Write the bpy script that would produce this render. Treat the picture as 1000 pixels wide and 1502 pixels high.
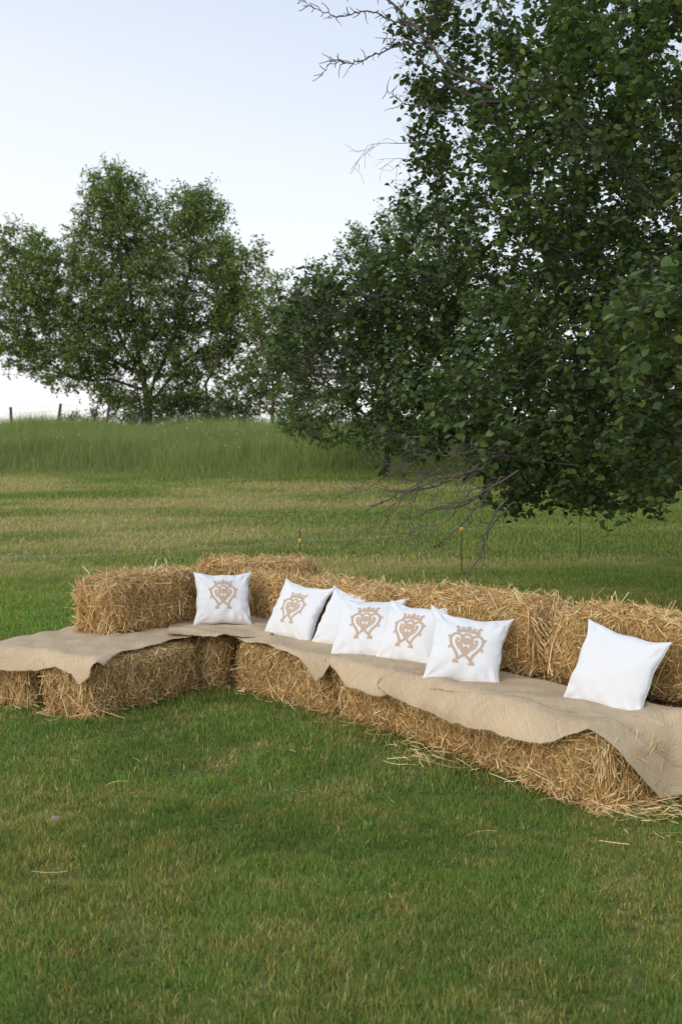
import bpy, math
import numpy as np
from math import radians as rad

# ------------------------------------------------------------------ clear
for o in list(bpy.data.objects): bpy.data.objects.remove(o)
scene = bpy.context.scene
COL = scene.collection

# ------------------------------------------------------------------ camera
F = 1460.0; CAMH = 1.4
PITCH = math.atan(61 / F)
cam_d = bpy.data.cameras.new('camera')
cam = bpy.data.objects.new('camera', cam_d); COL.objects.link(cam)
cam.location = (0, 0, CAMH); cam.rotation_euler = (math.pi / 2 - PITCH, 0, 0)
cam_d.sensor_fit = 'VERTICAL'; cam_d.sensor_height = 36; cam_d.sensor_width = 24; cam_d.lens = 35
cam_d.clip_end = 3000; cam_d.clip_start = 0.05
cam_d.dof.use_dof = True; cam_d.dof.focus_distance = 5.4; cam_d.dof.aperture_fstop = 4.5
scene.camera = cam

# ------------------------------------------------------------------ sky and light
world = bpy.data.worlds.new('World'); scene.world = world; world.use_nodes = True
nt = world.node_tree; nt.nodes.clear()
out = nt.nodes.new('ShaderNodeOutputWorld'); mixs = nt.nodes.new('ShaderNodeMixShader')
b1 = nt.nodes.new('ShaderNodeBackground'); b2 = nt.nodes.new('ShaderNodeBackground')
sky = nt.nodes.new('ShaderNodeTexSky'); sky.sky_type = 'NISHITA'; sky.sun_disc = False
SUN_EL, SUN_AZ = rad(24), rad(222)           # azimuth clockwise from +Y: low, behind and left of the camera
sky.sun_elevation = SUN_EL; sky.sun_rotation = SUN_AZ
nt.links.new(sky.outputs[0], b1.inputs[0]); b1.inputs[1].default_value = 0.12
tc = nt.nodes.new('ShaderNodeTexCoord'); sep = nt.nodes.new('ShaderNodeSeparateXYZ')
ramp = nt.nodes.new('ShaderNodeValToRGB'); cr = ramp.color_ramp
nt.links.new(tc.outputs['Generated'], sep.inputs[0])
add = nt.nodes.new('ShaderNodeMath'); add.operation = 'MULTIPLY_ADD'; add.inputs[1].default_value = 0.22
nt.links.new(sep.outputs[0], add.inputs[0]); nt.links.new(sep.outputs[2], add.inputs[2])
nt.links.new(add.outputs[0], ramp.inputs[0])
cr.elements[0].position = 0.0; cr.elements[0].color = (0.93, 0.90, 0.89, 1)
cr.elements[1].position = 1.0; cr.elements[1].color = (0.66, 0.78, 0.96, 1)
for p, c in ((0.12, (0.905, 0.905, 0.92)), (0.27, (0.79, 0.83, 0.89)), (0.42, (0.58, 0.67, 0.79)), (0.6, (0.56, 0.70, 0.90))):
    e = cr.elements.new(p); e.color = (*c, 1)
sn = nt.nodes.new('ShaderNodeTexNoise'); sn.inputs['Scale'].default_value = 2.2; sn.inputs['Detail'].default_value = 4; sn.inputs['Roughness'].default_value = .45
smp = nt.nodes.new('ShaderNodeMapping'); smp.inputs['Scale'].default_value = (1, 1, 3.2)
nt.links.new(tc.outputs['Generated'], smp.inputs[0]); nt.links.new(smp.outputs[0], sn.inputs['Vector'])
smr = nt.nodes.new('ShaderNodeMapRange'); smr.inputs['From Min'].default_value = .35; smr.inputs['From Max'].default_value = .7; smr.inputs['To Max'].default_value = .22
nt.links.new(sn.outputs[0], smr.inputs[0])
smx = nt.nodes.new('ShaderNodeMix'); smx.data_type = 'RGBA'; smx.inputs[7].default_value = (.87, .88, .91, 1)
nt.links.new(smr.outputs[0], smx.inputs[0]); nt.links.new(ramp.outputs[0], smx.inputs[6]); nt.links.new(smx.outputs[2], b2.inputs[0]); b2.inputs[1].default_value = 1.0
mixs.inputs[0].default_value = 0.85
nt.links.new(b1.outputs[0], mixs.inputs[1]); nt.links.new(b2.outputs[0], mixs.inputs[2])
nt.links.new(mixs.outputs[0], out.inputs[0])

sd = bpy.data.lights.new('sun', 'SUN'); sd.energy = 1.2; sd.angle = rad(40); sd.color = (1.0, 0.93, 0.84)
so = bpy.data.objects.new('sun', sd); COL.objects.link(so)
so.rotation_euler = (math.pi / 2 - SUN_EL, 0, math.pi - SUN_AZ)
so.location = (-20, -20, 20)

vs = scene.view_settings; vs.view_transform = 'Standard'; vs.look = 'None'; vs.gamma = 1; vs.exposure = 0.34
scene.render.engine = 'CYCLES'
scene.cycles.max_bounces = 7; scene.cycles.diffuse_bounces = 4; scene.cycles.transmission_bounces = 4
scene.cycles.transparent_max_bounces = 4

# ------------------------------------------------------------------ helpers
rng = np.random.default_rng(7)
def at(px, py, Y):
    """world point seen at photo pixel px,py at distance Y along the view"""
    return np.array([(px - 500) * Y / F, Y, CAMH - (py - 690) * Y / F])
def norm(v):
    return v / np.maximum(np.linalg.norm(v, axis=-1, keepdims=True), 1e-9)
_tab = np.random.default_rng(99).random((256, 256))
def vnoise(x, y):
    xi = np.floor(x).astype(int); yi = np.floor(y).astype(int); fx = x - xi; fy = y - yi
    fx = fx * fx * (3 - 2 * fx); fy = fy * fy * (3 - 2 * fy)
    a = _tab[xi & 255, yi & 255]; b = _tab[(xi + 1) & 255, yi & 255]
    c = _tab[xi & 255, (yi + 1) & 255]; d = _tab[(xi + 1) & 255, (yi + 1) & 255]
    return (a * (1 - fx) + b * fx) * (1 - fy) + (c * (1 - fx) + d * fx) * fy
def fbm(x, y, o=4):
    s = 0; a = 0.5; t = 0
    for k in range(o):
        s = s + a * vnoise(x * 2 ** k + 17.3 * k, y * 2 ** k + 5.1 * k); t += a; a *= .5
    return s / t
def smooth(a, b, x):
    t = np.clip((x - a) / (b - a), 0, 1); return t * t * (3 - 2 * t)
def wav(P, seed, freq, n=6):
    """cheap smooth 3-D noise in -1..1"""
    r = np.random.default_rng(seed); s = 0
    for k in range(n):
        d = norm(r.normal(size=3)) * freq * r.uniform(.6, 1.7)
        s = s + np.sin(P @ d + r.uniform(0, 6.28))
    return s / n * 1.4

def ground_z(x, y):
    x = np.asarray(x, float); y = np.asarray(y, float)
    t = np.clip(y - 11, 0, None)
    rise = 0.112 * (np.sqrt(t * t + 4) - 2)
    cap = 2.86 - 0.004 * np.clip(x + 8, -30, 60)
    k = 0.25
    rise = -k * np.log(np.exp(-rise / k) + np.exp(-cap / k)) + k * np.log(1 + np.exp(-cap / k))
    z = rise + 0.10 * (fbm(x * .16 + 3, y * .16, 3) - .5) * smooth(9, 16, y) + .02 * (fbm(x * .8, y * .8, 2) - .5)
    return z - 0.004 * np.clip(y - 44, 0, None)

def mesh(name, V, faces, col=None, uv=None, mat=None, parent=None, smooth_=False, loc=None):
    V = np.asarray(V, np.float32); me = bpy.data.meshes.new(name)
    faces = [np.asarray(f, np.int32) for f in faces if len(f)]
    nl = sum(f.size for f in faces); nf = sum(len(f) for f in faces)
    me.vertices.add(len(V)); me.vertices.foreach_set('co', V.ravel())
    me.loops.add(nl); me.polygons.add(nf)
    me.loops.foreach_set('vertex_index', np.concatenate([f.ravel() for f in faces]))
    tot = np.concatenate([np.full(len(f), f.shape[1], np.int32) for f in faces])
    me.polygons.foreach_set('loop_start', np.concatenate([[0], np.cumsum(tot)[:-1]]).astype(np.int32))
    me.polygons.foreach_set('loop_total', tot)
    if smooth_: me.polygons.foreach_set('use_smooth', np.ones(nf, bool))
    if col is not None:
        a = me.color_attributes.new('col', 'FLOAT_COLOR', 'POINT')
        c = np.ones((len(V), 4), np.float32); c[:, :3] = col; a.data.foreach_set('color', c.ravel())
    if uv is not None:
        l = me.uv_layers.new(name='UVMap'); idx = np.concatenate([f.ravel() for f in faces])
        l.data.foreach_set('uv', np.asarray(uv, np.float32)[idx].ravel())
    me.update(calc_edges=True)
    if mat: me.materials.append(mat)
    o = bpy.data.objects.new(name, me); COL.objects.link(o)
    if parent: o.parent = parent
    if loc is not None: o.location = loc
    return o
def thing(name, label, cat, loc=(0, 0, 0), rz=0, group=None):
    o = bpy.data.objects.new(name, None); COL.objects.link(o); o.empty_display_size = .1
    o.location = loc; o.rotation_euler = (0, 0, rz)
    return tag(o, label, cat, group)
def tag(o, label, cat, group=None, kind=None):
    o['label'] = label; o['category'] = cat
    if group: o['group'] = group
    if kind: o['kind'] = kind
    return o

def new_mat(name):
    m = bpy.data.materials.new(name); m.use_nodes = True
    return m, m.node_tree, m.node_tree.nodes['Principled BSDF']
def mat_attr(name, rough=.7, spec=.3, transl=0.0, noise=None, bump=None):
    m, t, p = new_mat(name); a = t.nodes.new('ShaderNodeAttribute'); a.attribute_name = 'col'
    src = a.outputs['Color']
    if noise:
        n = t.nodes.new('ShaderNodeTexNoise'); n.inputs['Scale'].default_value = noise[0]; n.inputs['Detail'].default_value = 6
        r = t.nodes.new('ShaderNodeMapRange'); r.inputs['From Min'].default_value = .3; r.inputs['From Max'].default_value = .7
        r.inputs['To Min'].default_value = 1 - noise[1]; r.inputs['To Max'].default_value = 1 + noise[1]
        g = t.nodes.new('ShaderNodeNewGeometry'); t.links.new(g.outputs['Position'], n.inputs['Vector'])
        mx = t.nodes.new('ShaderNodeVectorMath'); mx.operation = 'SCALE'
        t.links.new(n.outputs[0], r.inputs[0]); t.links.new(src, mx.inputs[0]); t.links.new(r.outputs[0], mx.inputs['Scale'])
        src = mx.outputs[0]
        if bump:
            b = t.nodes.new('ShaderNodeBump'); b.inputs['Strength'].default_value = bump[0]; b.inputs['Distance'].default_value = bump[1]
            t.links.new(n.outputs[0], b.inputs['Height']); t.links.new(b.outputs[0], p.inputs['Normal'])
    t.links.new(src, p.inputs['Base Color'])
    p.inputs['Roughness'].default_value = rough; p.inputs['Specular IOR Level'].default_value = spec
    if transl:
        tr = t.nodes.new('ShaderNodeBsdfTranslucent'); mi = t.nodes.new('ShaderNodeMixShader')
        sc = t.nodes.new('ShaderNodeVectorMath'); sc.operation = 'MULTIPLY'; sc.inputs[1].default_value = (1.3, 1.5, .7)
        t.links.new(src, sc.inputs[0]); t.links.new(sc.outputs[0], tr.inputs[0])
        mi.inputs[0].default_value = transl
        t.links.new(p.outputs[0], mi.inputs[1]); t.links.new(tr.outputs[0], mi.inputs[2])
        t.links.new(mi.outputs[0], t.nodes['Material Output'].inputs[0])
    return m

M_leaf = mat_attr('hawthorn_leaf', .55, .25, .22)
M_farleaf = mat_attr('distant_leaf', .55, .35, .35)
M_bark = mat_attr('bark', .9, .1, 0, (30, .35), (.5, .01))
M_grass = mat_attr('grass_blade', .75, .12, .30)
M_straw = mat_attr('straw', .55, .35, .08)
M_core = mat_attr('straw_core', .9, .1, 0, (55, .5), (1, .012))
M_soil = mat_attr('turf_soil', .95, .05, 0, (25, .5), (.6, .02))

# ------------------------------------------------------------------ ground
def dryness(x, y):
    """0 = fresh green, 1 = dry straw coloured"""
    n = fbm(x * .38 + 11, y * 1.25 + 4, 5)
    n2 = fbm(x * .12 + 40, y * .3 + 9, 3)
    near = (smooth(.45, .75, fbm(x * 1.9 + 7, y * 1.9 + 2, 4)) * .55 + .55 * smooth(.5, .8, fbm(x * 11, y * 11 + 30, 3)) + .06)
    field = smooth(.40, .64, n * .62 + n2 * .38) * (.95 - .45 * smooth(-1, 3, x)) + .02 
    field = field + .42 * np.exp(-((x + 3.0) / 3.2) ** 2 - ((y - 17.5) / 2.6) ** 2)
    stripe = .12 * np.sin(y * 2.3 + .6 * np.sin(x * .3) + 3.5 * fbm(x * .25, y * .3, 3)) + .5 * (fbm(x * 1.3, y * 2.6 + 70, 3) - .5)
    w = smooth(8.5, 12.5, y + .25 * x)
    d = near * (1 - w) + (field + stripe) * w
    lush = np.exp(-((y - 9.5) / 1.9) ** 2) * smooth(2.5, -.5, x)          # fresh strip behind the straw seat
    return np.clip(d * (1 - .8 * lush), 0, 1)

ys = np.concatenate([np.linspace(-6, 12, 120), np.linspace(12.2, 45, 170), np.geomspace(46, 900, 40)])
us = np.linspace(-1, 1, 161)
GX = us[None, :] * (9 + np.abs(ys[:, None]) * 1.25); GY = np.repeat(ys[:, None], len(us), 1)
GZ = ground_z(GX, GY)
nx, ny = len(us), len(ys)
idx = np.arange(nx * ny).reshape(ny, nx)
q = np.stack([idx[:-1, :-1], idx[:-1, 1:], idx[1:, 1:], idx[1:, :-1]], -1).reshape(-1, 4)
dr = dryness(GX.ravel(), GY.ravel())[:, None]
gc = np.array([.095, .115, .028]) * (1 - dr) + np.array([.26, .215, .095]) * dr
o = mesh('ground', np.stack([GX, GY, GZ], -1).reshape(-1, 3), [q], col=gc, mat=M_soil, smooth_=True)
o['kind'] = 'structure'

def leaves(P, size, col, seed, detail=True, flat=.6, up=None, droop=.25):
    r = np.random.default_rng(seed); n = len(P)
    az = r.uniform(0, 6.283, n)
    D = np.stack([np.cos(az), np.sin(az), r.normal(-droop, .45, n)], 1); D = norm(D)
    Nn = np.stack([r.normal(0, flat, n), r.normal(0, flat, n), np.ones(n)], 1)
    S = norm(np.cross(Nn, D)); Nn = np.cross(D, S)
    L = (size * (.42 + .9 * r.beta(2.2, 2.2, n)))[:, None] if np.ndim(size) == 0 else (size * r.uniform(.6, 1.25, n))[:, None]
    fold = r.uniform(.05, .35, n)[:, None]
    if detail:
        T = [(0, 0, 0), (.0, .5, 0), (0, 1.0, 0), (-.40, .24, 1), (-.36, .52, 1.1), (-.30, .74, .7), (.36, .20, 1), (.40, .48, 1.2), (.26, .78, .6)]
        F_ = [(0, 1, 4, 3), (1, 2, 5, 4), (1, 0, 6, 7), (2, 1, 7, 8)]
    else:
        T = [(0, 0, 0), (-.32, .5, 1), (0, 1, 0), (.32, .5, 1)]; F_ = [(0, 1, 2, 3)]
    w = r.uniform(.75, 1.15, n)[:, None]
    V = np.stack([P + S * L * x * w + D * L * (y - .1) + Nn * L * (z * fold * .4 - .12 * y * y) for x, y, z in T], 1).reshape(-1, 3)
    k = len(T); bs = (np.arange(n) * k)[:, None, None]
    Q = (bs + np.array(F_)[None]).reshape(-1, 4)
    return V, Q, np.repeat(col, k, 0)
# ------------------------------------------------------------------ grass
def blades(P, h, w, col, lean=.5, segs=2, tipcol=None, seed=0):
    r = np.random.default_rng(seed); n = len(P)
    az = r.uniform(0, 6.283, n); la = np.abs(r.normal(0, lean, n)) + .1
    az2 = az + r.normal(0, .8, n)
    d1 = np.stack([np.cos(az2), np.sin(az2), np.zeros(n)], 1)
    side = np.stack([-np.sin(az), np.cos(az), np.zeros(n)], 1) * (w / 2)[:, None]
    ls = []; up = np.zeros((n, 3)); up[:, 2] = 1
    p = P.copy(); ang = la * .35; verts = []; cols = []
    fr = np.linspace(0, 1, segs + 1)
    for k in range(segs):
        wd = (1 - .35 * fr[k])
        verts += [p - side * wd, p + side * wd]
        c = col if tipcol is None else col * (1 - fr[k]) + tipcol * fr[k]
        cols += [c, c]
        a = ang + la * fr[k] * 1.3
        p = p + (d1 * np.sin(a)[:, None] + up * np.cos(a)[:, None]) * (h / segs)[:, None]
    verts.append(p); cols.append(col if tipcol is None else tipcol)
    k = 2 * segs + 1
    V = np.stack(verts, 1).reshape(-1, 3); C = np.stack(cols, 1).reshape(-1, 3)
    b = (np.arange(n) * k)[:, None]
    qs = [b + np.array([[2 * j, 2 * j + 1, 2 * j + 3, 2 * j + 2]]) for j in range(segs - 1)]
    t = b + np.array([[2 * segs - 2, 2 * segs - 1, 2 * segs]])
    return V, qs, t, C
def scatter(n, y0, y1, seed, ratio=.52, xc=0):
    r = np.random.default_rng(seed)
    y = np.sqrt(r.uniform(y0 ** 2, y1 ** 2, n)); x = (r.uniform(-1, 1, n)) * y * ratio + xc
    return x, y, r
GREEN = np.array([[.142, .212, .044], [.182, .245, .048], [.108, .178, .042], [.230, .268, .062], [.118, .196, .052]])
DRY = np.array([[.50, .38, .15], [.34, .25, .085], [.66, .54, .27], [.25, .175, .065]])
MID = np.array([[.25, .27, .055], [.30, .27, .06]])
def grass_cols(x, y, r, gain=1.0, bias=0.):
    d = np.clip(dryness(x, y) * .72 + bias, 0, .95)
    n = len(x); u = r.random(n)
    g = GREEN[r.integers(0, len(GREEN), n)] * (.82 + .62 * fbm(x * 3, y * 3, 3) + .35 * smooth(9, 13, y) + .25 * np.exp(-((y - 9.5) / 1.9) ** 2))[:, None]
    c = np.where((u < d * .62)[:, None], DRY[r.integers(0, len(DRY), n)], np.where((u < d * 1.1)[:, None], MID[r.integers(0, 2, n)], g))
    far = smooth(8.5, 13, y)[:, None]
    g2 = np.array([.215, .250, .065]) * (1 - d[:, None]) + np.array([.60, .48, .26]) * d[:, None]
    c = c * (1 - .62 * far) + g2 * .62 * far
    return c * r.uniform(.75, 1.25, n)[:, None] * gain

VS, QS, TS, CS = [], [], [], []; base = 0
def collect(res):
    global base
    V, qs, t, C = res
    VS.append(V); CS.append(C); QS.extend([a + base for a in qs]); TS.append(t + base); base += len(V)
def flush(name, mat, label, cat):
    global VS, QS, TS, CS, base
    o = mesh(name, np.concatenate(VS), [np.concatenate(QS), np.concatenate(TS)], col=np.concatenate(CS), mat=mat)
    tag(o, label, cat, kind='stuff'); VS, QS, TS, CS = [], [], [], []; base = 0
    return o
for i, (n, y0, y1, hh, ww) in enumerate([(400000, 1.8, 4.2, .026, .0024), (340000, 4.2, 8.5, .033, .0038), (200000, 8.5, 13.5, .045, .0075), (230000, 13.5, 25.2, .055, .013)]):
    x, y, r = scatter(n, y0, y1, 100 + i)
    # clumping
    cl = fbm(x * 9, y * 9, 3); keep = r.random(n) < smooth(.18, .5, cl) * .55 + .45
    x, y, cl = x[keep], y[keep], cl[keep]; n = len(x)
    h = hh * (.45 + 1.25 * cl) * r.uniform(.6, 1.35, n) * (.75 + .6 * fbm(x * 1.3, y * 1.3, 2))
    P = np.stack([x, y, ground_z(x, y) - .002], 1)
    c = grass_cols(x, y, r)
    collect(blades(P, h, ww * r.uniform(.6, 1.3, n), c, lean=(1.15, 1.1, 1.4, 1.6)[i], seed=i, tipcol=c * 1.15))
x, y, r = scatter(60000, 1.9, 9, 190)
k = fbm(x * 1.6 + 50, y * 1.6 + 20, 3) > .60; x, y = x[k], y[k]; n = len(x)
P = np.stack([x, y, ground_z(x, y) + r.uniform(.008, .030, n)], 1)
cc = np.array([[.085, .17, .03], [.12, .20, .045], [.07, .145, .035]])[r.integers(0, 3, n)] * r.uniform(.8, 1.3, n)[:, None]
Vc, Qc_, Cc = leaves(P, .013, cc, 191, False, .5, droop=0)
QS.append(Qc_ + base); VS.append(Vc); CS.append(Cc); base += len(Vc)
flush('lawn_grass', M_grass, 'short mown lawn of green and dry blades in front of and behind the straw seats', 'grass')

# tall unmown grass on the bank
def edge_y(x): return 23.7 + .35 * np.sin(x * .5) + 1.3 * (fbm(x * 1.1, x * 0, 4) - .5)
for i, (n, y0, y1) in enumerate([(190000, 23, 31), (140000, 31, 40), (9000, 38, 43)]):
    x, y, r = scatter(n, y0, y1, 200 + i, .5)
    k = y > edge_y(x); x, y = x[k], y[k]; n = len(x)
    hn = fbm(x * .5 + 9, y * .5, 3)
    h = (.30 + .85 * hn) * r.uniform(.45, 1.2, n) * (.16 + .84 * smooth(-.2, 3.4, y - edge_y(x)))
    if i == 2: h *= 1.0 + 1.0 * smooth(.5, .8, fbm(x * .9, y * .9 + 30, 3))
    P = np.stack([x, y, ground_z(x, y) - .01], 1)
    g = np.array([[.215, .285, .080], [.18, .25, .068], [.26, .32, .095], [.32, .345, .12]])[r.integers(0, 4, n)]
    dd = smooth(.45, .7, fbm(x * .35 + 60, y * .35, 3))[:, None]
    g = g * (1 - .25 * dd) + np.array([.20, .20, .09]) * .25 * dd
    c = g * r.uniform(.75, 1.25, n)[:, None]
    tip = c * (1 - .35) + np.array([.25, .25, .13]) * .35
    collect(blades(P, h, r.uniform(.005, .012, n), c, lean=.5, segs=3, tipcol=tip, seed=20 + i))
x, y, r = scatter(2200, 23.8, 41, 260, .5); k = (y > edge_y(x) + .3) & (fbm(x * .4, y * .4 + 80, 3) > .42); x, y = x[k], y[k]; n = len(x)
P = np.stack([x, y, ground_z(x, y)], 1); c = np.array([.32, .33, .15]) * r.uniform(.7, 1.2, n)[:, None]
collect(blades(P, r.uniform(.65, 1.25, n), np.full(n, .009), c, lean=.32, segs=3, seed=77))
flush('tall_meadow_grass', M_grass, 'tall unmown pale green meadow grass on the rising bank below the trees', 'grass')

# white umbel flowers in the meadow grass: tiny, uncountable
r = np.random.default_rng(5)
fx = []; 
for (cx, cy, sx, n) in ((235, 655, 25, 18), (330, 672, 30, 30), (395, 690, 45, 40), (200, 690, 60, 20), (120, 660, 60, 12), (420, 650, 30, 20), (60, 700, 60, 8), (500, 690, 30, 12)):
    for _ in range(n):
        Yd = r.uniform(25, 34); xx = (cx + r.normal(0, sx) - 500) * Yd / F
        fx.append((xx, Yd, ground_z(xx, Yd) + r.uniform(.55, .85)))
fx = np.array(fx); n = len(fx)
V = []; Fq = []
for k, p in enumerate(fx):
    s = r.uniform(.012, .026)
    ring = np.array([[math.cos(a) * s, math.sin(a) * s, .3 * s * math.sin(3 * a)] for a in np.linspace(0, 5.24, 6)])
    V += [p + v for v in ring] + [p + np.array([0, 0, .6 * s]), p - np.array([0, 0, .3 * s])]
V = np.array(V); b = (np.arange(n) * 8)[:, None]
tr = np.concatenate([b + np.array([[j, (j + 1) % 6, 6]]) for j in range(6)] + [b + np.array([[(j + 1) % 6, j, 7]]) for j in range(6)])
o = mesh('meadow_flowers', V, [tr], col=np.full((len(V), 3), .75), mat=M_grass)
tag(o, 'tiny white flower heads dotted through the tall meadow grass', 'flowers', kind='stuff')

# ------------------------------------------------------------------ straw
STRAWC = np.array([[.56, .37, .14], [.48, .30, .105], [.64, .45, .20], [.42, .25, .08], [.72, .55, .30], [.52, .36, .16], [.33, .19, .065]])
STRAWC = np.clip(STRAWC * np.array([1.42, 1.42, 1.62]), 0, .88)
def straws(P, D, L, w, col, bend, seed=0, segs=2):
    """flat bent straw pieces with centre P, direction D, length L"""
    r = np.random.default_rng(seed); n = len(P)
    S = norm(np.cross(D, r.normal(size=(n, 3)))); B = np.cross(D, S)
    vs = []
    for k in range(segs + 1):
        t = k / segs - .5
        c = P + D * (L * t)[:, None] + B * (bend * L * (4 * t * t - .5))[:, None]
        vs += [c - S * (w / 2)[:, None], c + S * (w / 2)[:, None]]
    K = 2 * (segs + 1); V = np.stack(vs, 1).reshape(-1, 3); b = (np.arange(n) * K)[:, None]
    Q = np.concatenate([b + np.array([[2 * j, 2 * j + 1, 2 * j + 3, 2 * j + 2]]) for j in range(segs)])
    return V, Q, np.repeat(col, K, 0)

def bale_core(Lx, W, H, P, seed, rr=.085):
    """push points on a box onto the lumpy rounded bale; returns points and normals"""
    half = np.array([Lx, W, H]) / 2
    inner = np.clip(P, -(half - rr), half - rr)
    nrm = norm(P - inner)
    S = inner + nrm * rr
    tp = 1 - .15 * smooth(1 - .13 / half[0], 1, np.abs(S[:, 0]) / half[0]) ** 1.5; S = S.copy(); S[:, 1] *= tp; S[:, 2] = (S[:, 2] + half[2]) * (1 - .7 * (1 - tp)) - half[2]
    bul = .018 * wav(S, seed, 9) + .012 * wav(S, seed + 1, 30) + .006 * wav(S, seed + 7, 70)
    flake = .006 * np.abs(np.sin(S[:, 0] * 31 + 2 * wav(S, seed + 4, 4)))       # slices of the bale
    end = smooth(.7, 1, np.abs(S[:, 0]) / half[0])
    bul = bul + end * .026 * wav(S, seed + 2, 14) - flake * (1 - end)
    for yy in (-W * .19, W * .19):                                       # twine pulls the straw in
        g = np.exp(-((S[:, 1] - yy) / .022) ** 2)
        bul = bul - g * (np.abs(nrm[:, 1]) < .6) * (.012 + .022 * end)
    return S + nrm * bul[:, None], nrm

def make_bale(Lx, W, H, seed, n=15000, fuzz_top=1.0, long_side=.25, side=1.0):
    r = np.random.default_rng(seed)
    half = np.array([Lx, W, H]) / 2
    # core
    V = []; Fc = []; b = 0; N = 26
    for ax in range(3):
        for sg in (-1, 1):
            u, v = np.meshgrid(np.linspace(-1, 1, N), np.linspace(-1, 1, N), indexing='ij')
            P = np.zeros((N * N, 3)); o1, o2 = [a for a in range(3) if a != ax]
            P[:, ax] = sg * half[ax]; P[:, o1] = u.ravel() * half[o1]; P[:, o2] = v.ravel() * half[o2]
            S, _ = bale_core(Lx, W, H, P, seed); V.append(S)
            ii = np.arange(N * N).reshape(N, N) + b
            f = np.stack([ii[:-1, :-1], ii[1:, :-1], ii[1:, 1:], ii[:-1, 1:]], -1).reshape(-1, 4)
            if (sg > 0) == (ax == 1): f = f[:, ::-1]
            Fc.append(f); b += N * N
    V = np.concatenate(V); V[:, 2] += H / 2
    core = (V, np.concatenate(Fc), np.tile(np.array([.34, .22, .085]), (len(V), 1)))
    # straw skin
    areas = np.array([W * H * 1.6, Lx * H * 1.1, Lx * W * .95, Lx * W * .25]); pr = areas / areas.sum()
    f = r.choice(4, n, p=pr); sg = r.choice([-1, 1], n)
    P = r.uniform(-1, 1, (n, 3)) * half
    P[f == 0, 0] = (sg * half[0])[f == 0]; P[f == 1, 1] = (sg * half[1])[f == 1]; P[f == 2, 2] = half[2]; P[f == 3, 2] = -half[2]
    S, N_ = bale_core(Lx, W, H, P, seed)
    T = r.normal(size=(n, 3))
    T[f == 0] *= np.array([.35, .55, 1.5])
    T[f == 1] *= np.array([.8, .4, 1.1])
    T[f == 2] *= np.array([1.3, 1.0, .4])
    T = norm(T - N_ * (T * N_).sum(1)[:, None])
    tilt = np.abs(r.normal(0, .22, n)); wild = r.random(n) < .035; tilt[wild] = r.uniform(.3, 1.0, wild.sum())
    stub = (f == 1) & (r.random(n) < .35 * side); tilt[stub] = r.uniform(.5, 1.5, stub.sum())
    L = r.gamma(4, .018, n) + .015
    L[f == 1] *= np.where(r.random((f == 1).sum()) < long_side, 1.1, .5)
    L[f == 0] *= 1.5
    L[stub] = r.uniform(.015, .04, stub.sum())
    top = f == 2
    L[top] = np.minimum(L[top], .13)
    tilt[top] *= fuzz_top; 
    if fuzz_top < .6: tilt[f == 0] = np.minimum(tilt[f == 0], .35)
    D = norm(T * np.cos(tilt)[:, None] + N_ * np.sin(tilt)[:, None])
    off = r.uniform(-.012, .012, n) + L * .32 * np.sin(tilt)
    off[top] *= fuzz_top
    if fuzz_top < .6: tilt[(f == 0)] = np.minimum(tilt[f == 0], .45)
    low = S[:, 2] < -half[2] + .05
    D[low, 2] = -np.abs(D[low, 2]) * .6; D = norm(D)
    C = STRAWC[r.choice(len(STRAWC), n, p=[.2, .17, .17, .15, .11, .12, .08])] * r.uniform(.6, 1.2, n)[:, None]
    Sv = S + N_ * off[:, None]; Sv[:, 2] += H / 2
    Vs, Q, Cs = straws(Sv, D, L, r.uniform(.0020, .0052, n), C, r.normal(0, .10, n), seed)
    Vs[:, 2] = np.maximum(Vs[:, 2], .004)
    if fuzz_top < .6:
        Vs[:, 2] = np.minimum(Vs[:, 2], H + .008)
    nc = len(core[0])
    return np.concatenate([core[0], Vs]), core[1], Q + nc, np.concatenate([core[2], Cs]), nc

def rope(path, rad_, col, name, mat, parent, n=6):
    path = np.asarray(path, float); m = len(path)
    T = norm(np.gradient(path, axis=0)); ref = np.array([0, 0, 1.]); ref2 = np.array([0, 1., 0])
    A = norm(np.cross(T, np.where((np.abs(T @ ref) > .9)[:, None], ref2, ref))); B = np.cross(T, A)
    a = np.linspace(0, 2 * np.pi, n, endpoint=False)
    V = (path[:, None] + rad_ * (np.cos(a)[None, :, None] * A[:, None] + np.sin(a)[None, :, None] * B[:, None])).reshape(-1, 3)
    i = np.arange(m - 1)[:, None] * n; j = np.arange(n)[None]; j2 = (j + 1) % n
    Q = np.stack([i + j, i + j2, i + n + j2, i + n + j], -1).reshape(-1, 4)
    caps = [np.arange(n)[None, ::-1], (np.arange(n) + (m - 1) * n)[None]]
    return mesh(name, V, [Q] + caps, col=np.tile(col, (len(V), 1)), mat=mat, parent=parent, smooth_=True)

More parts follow.
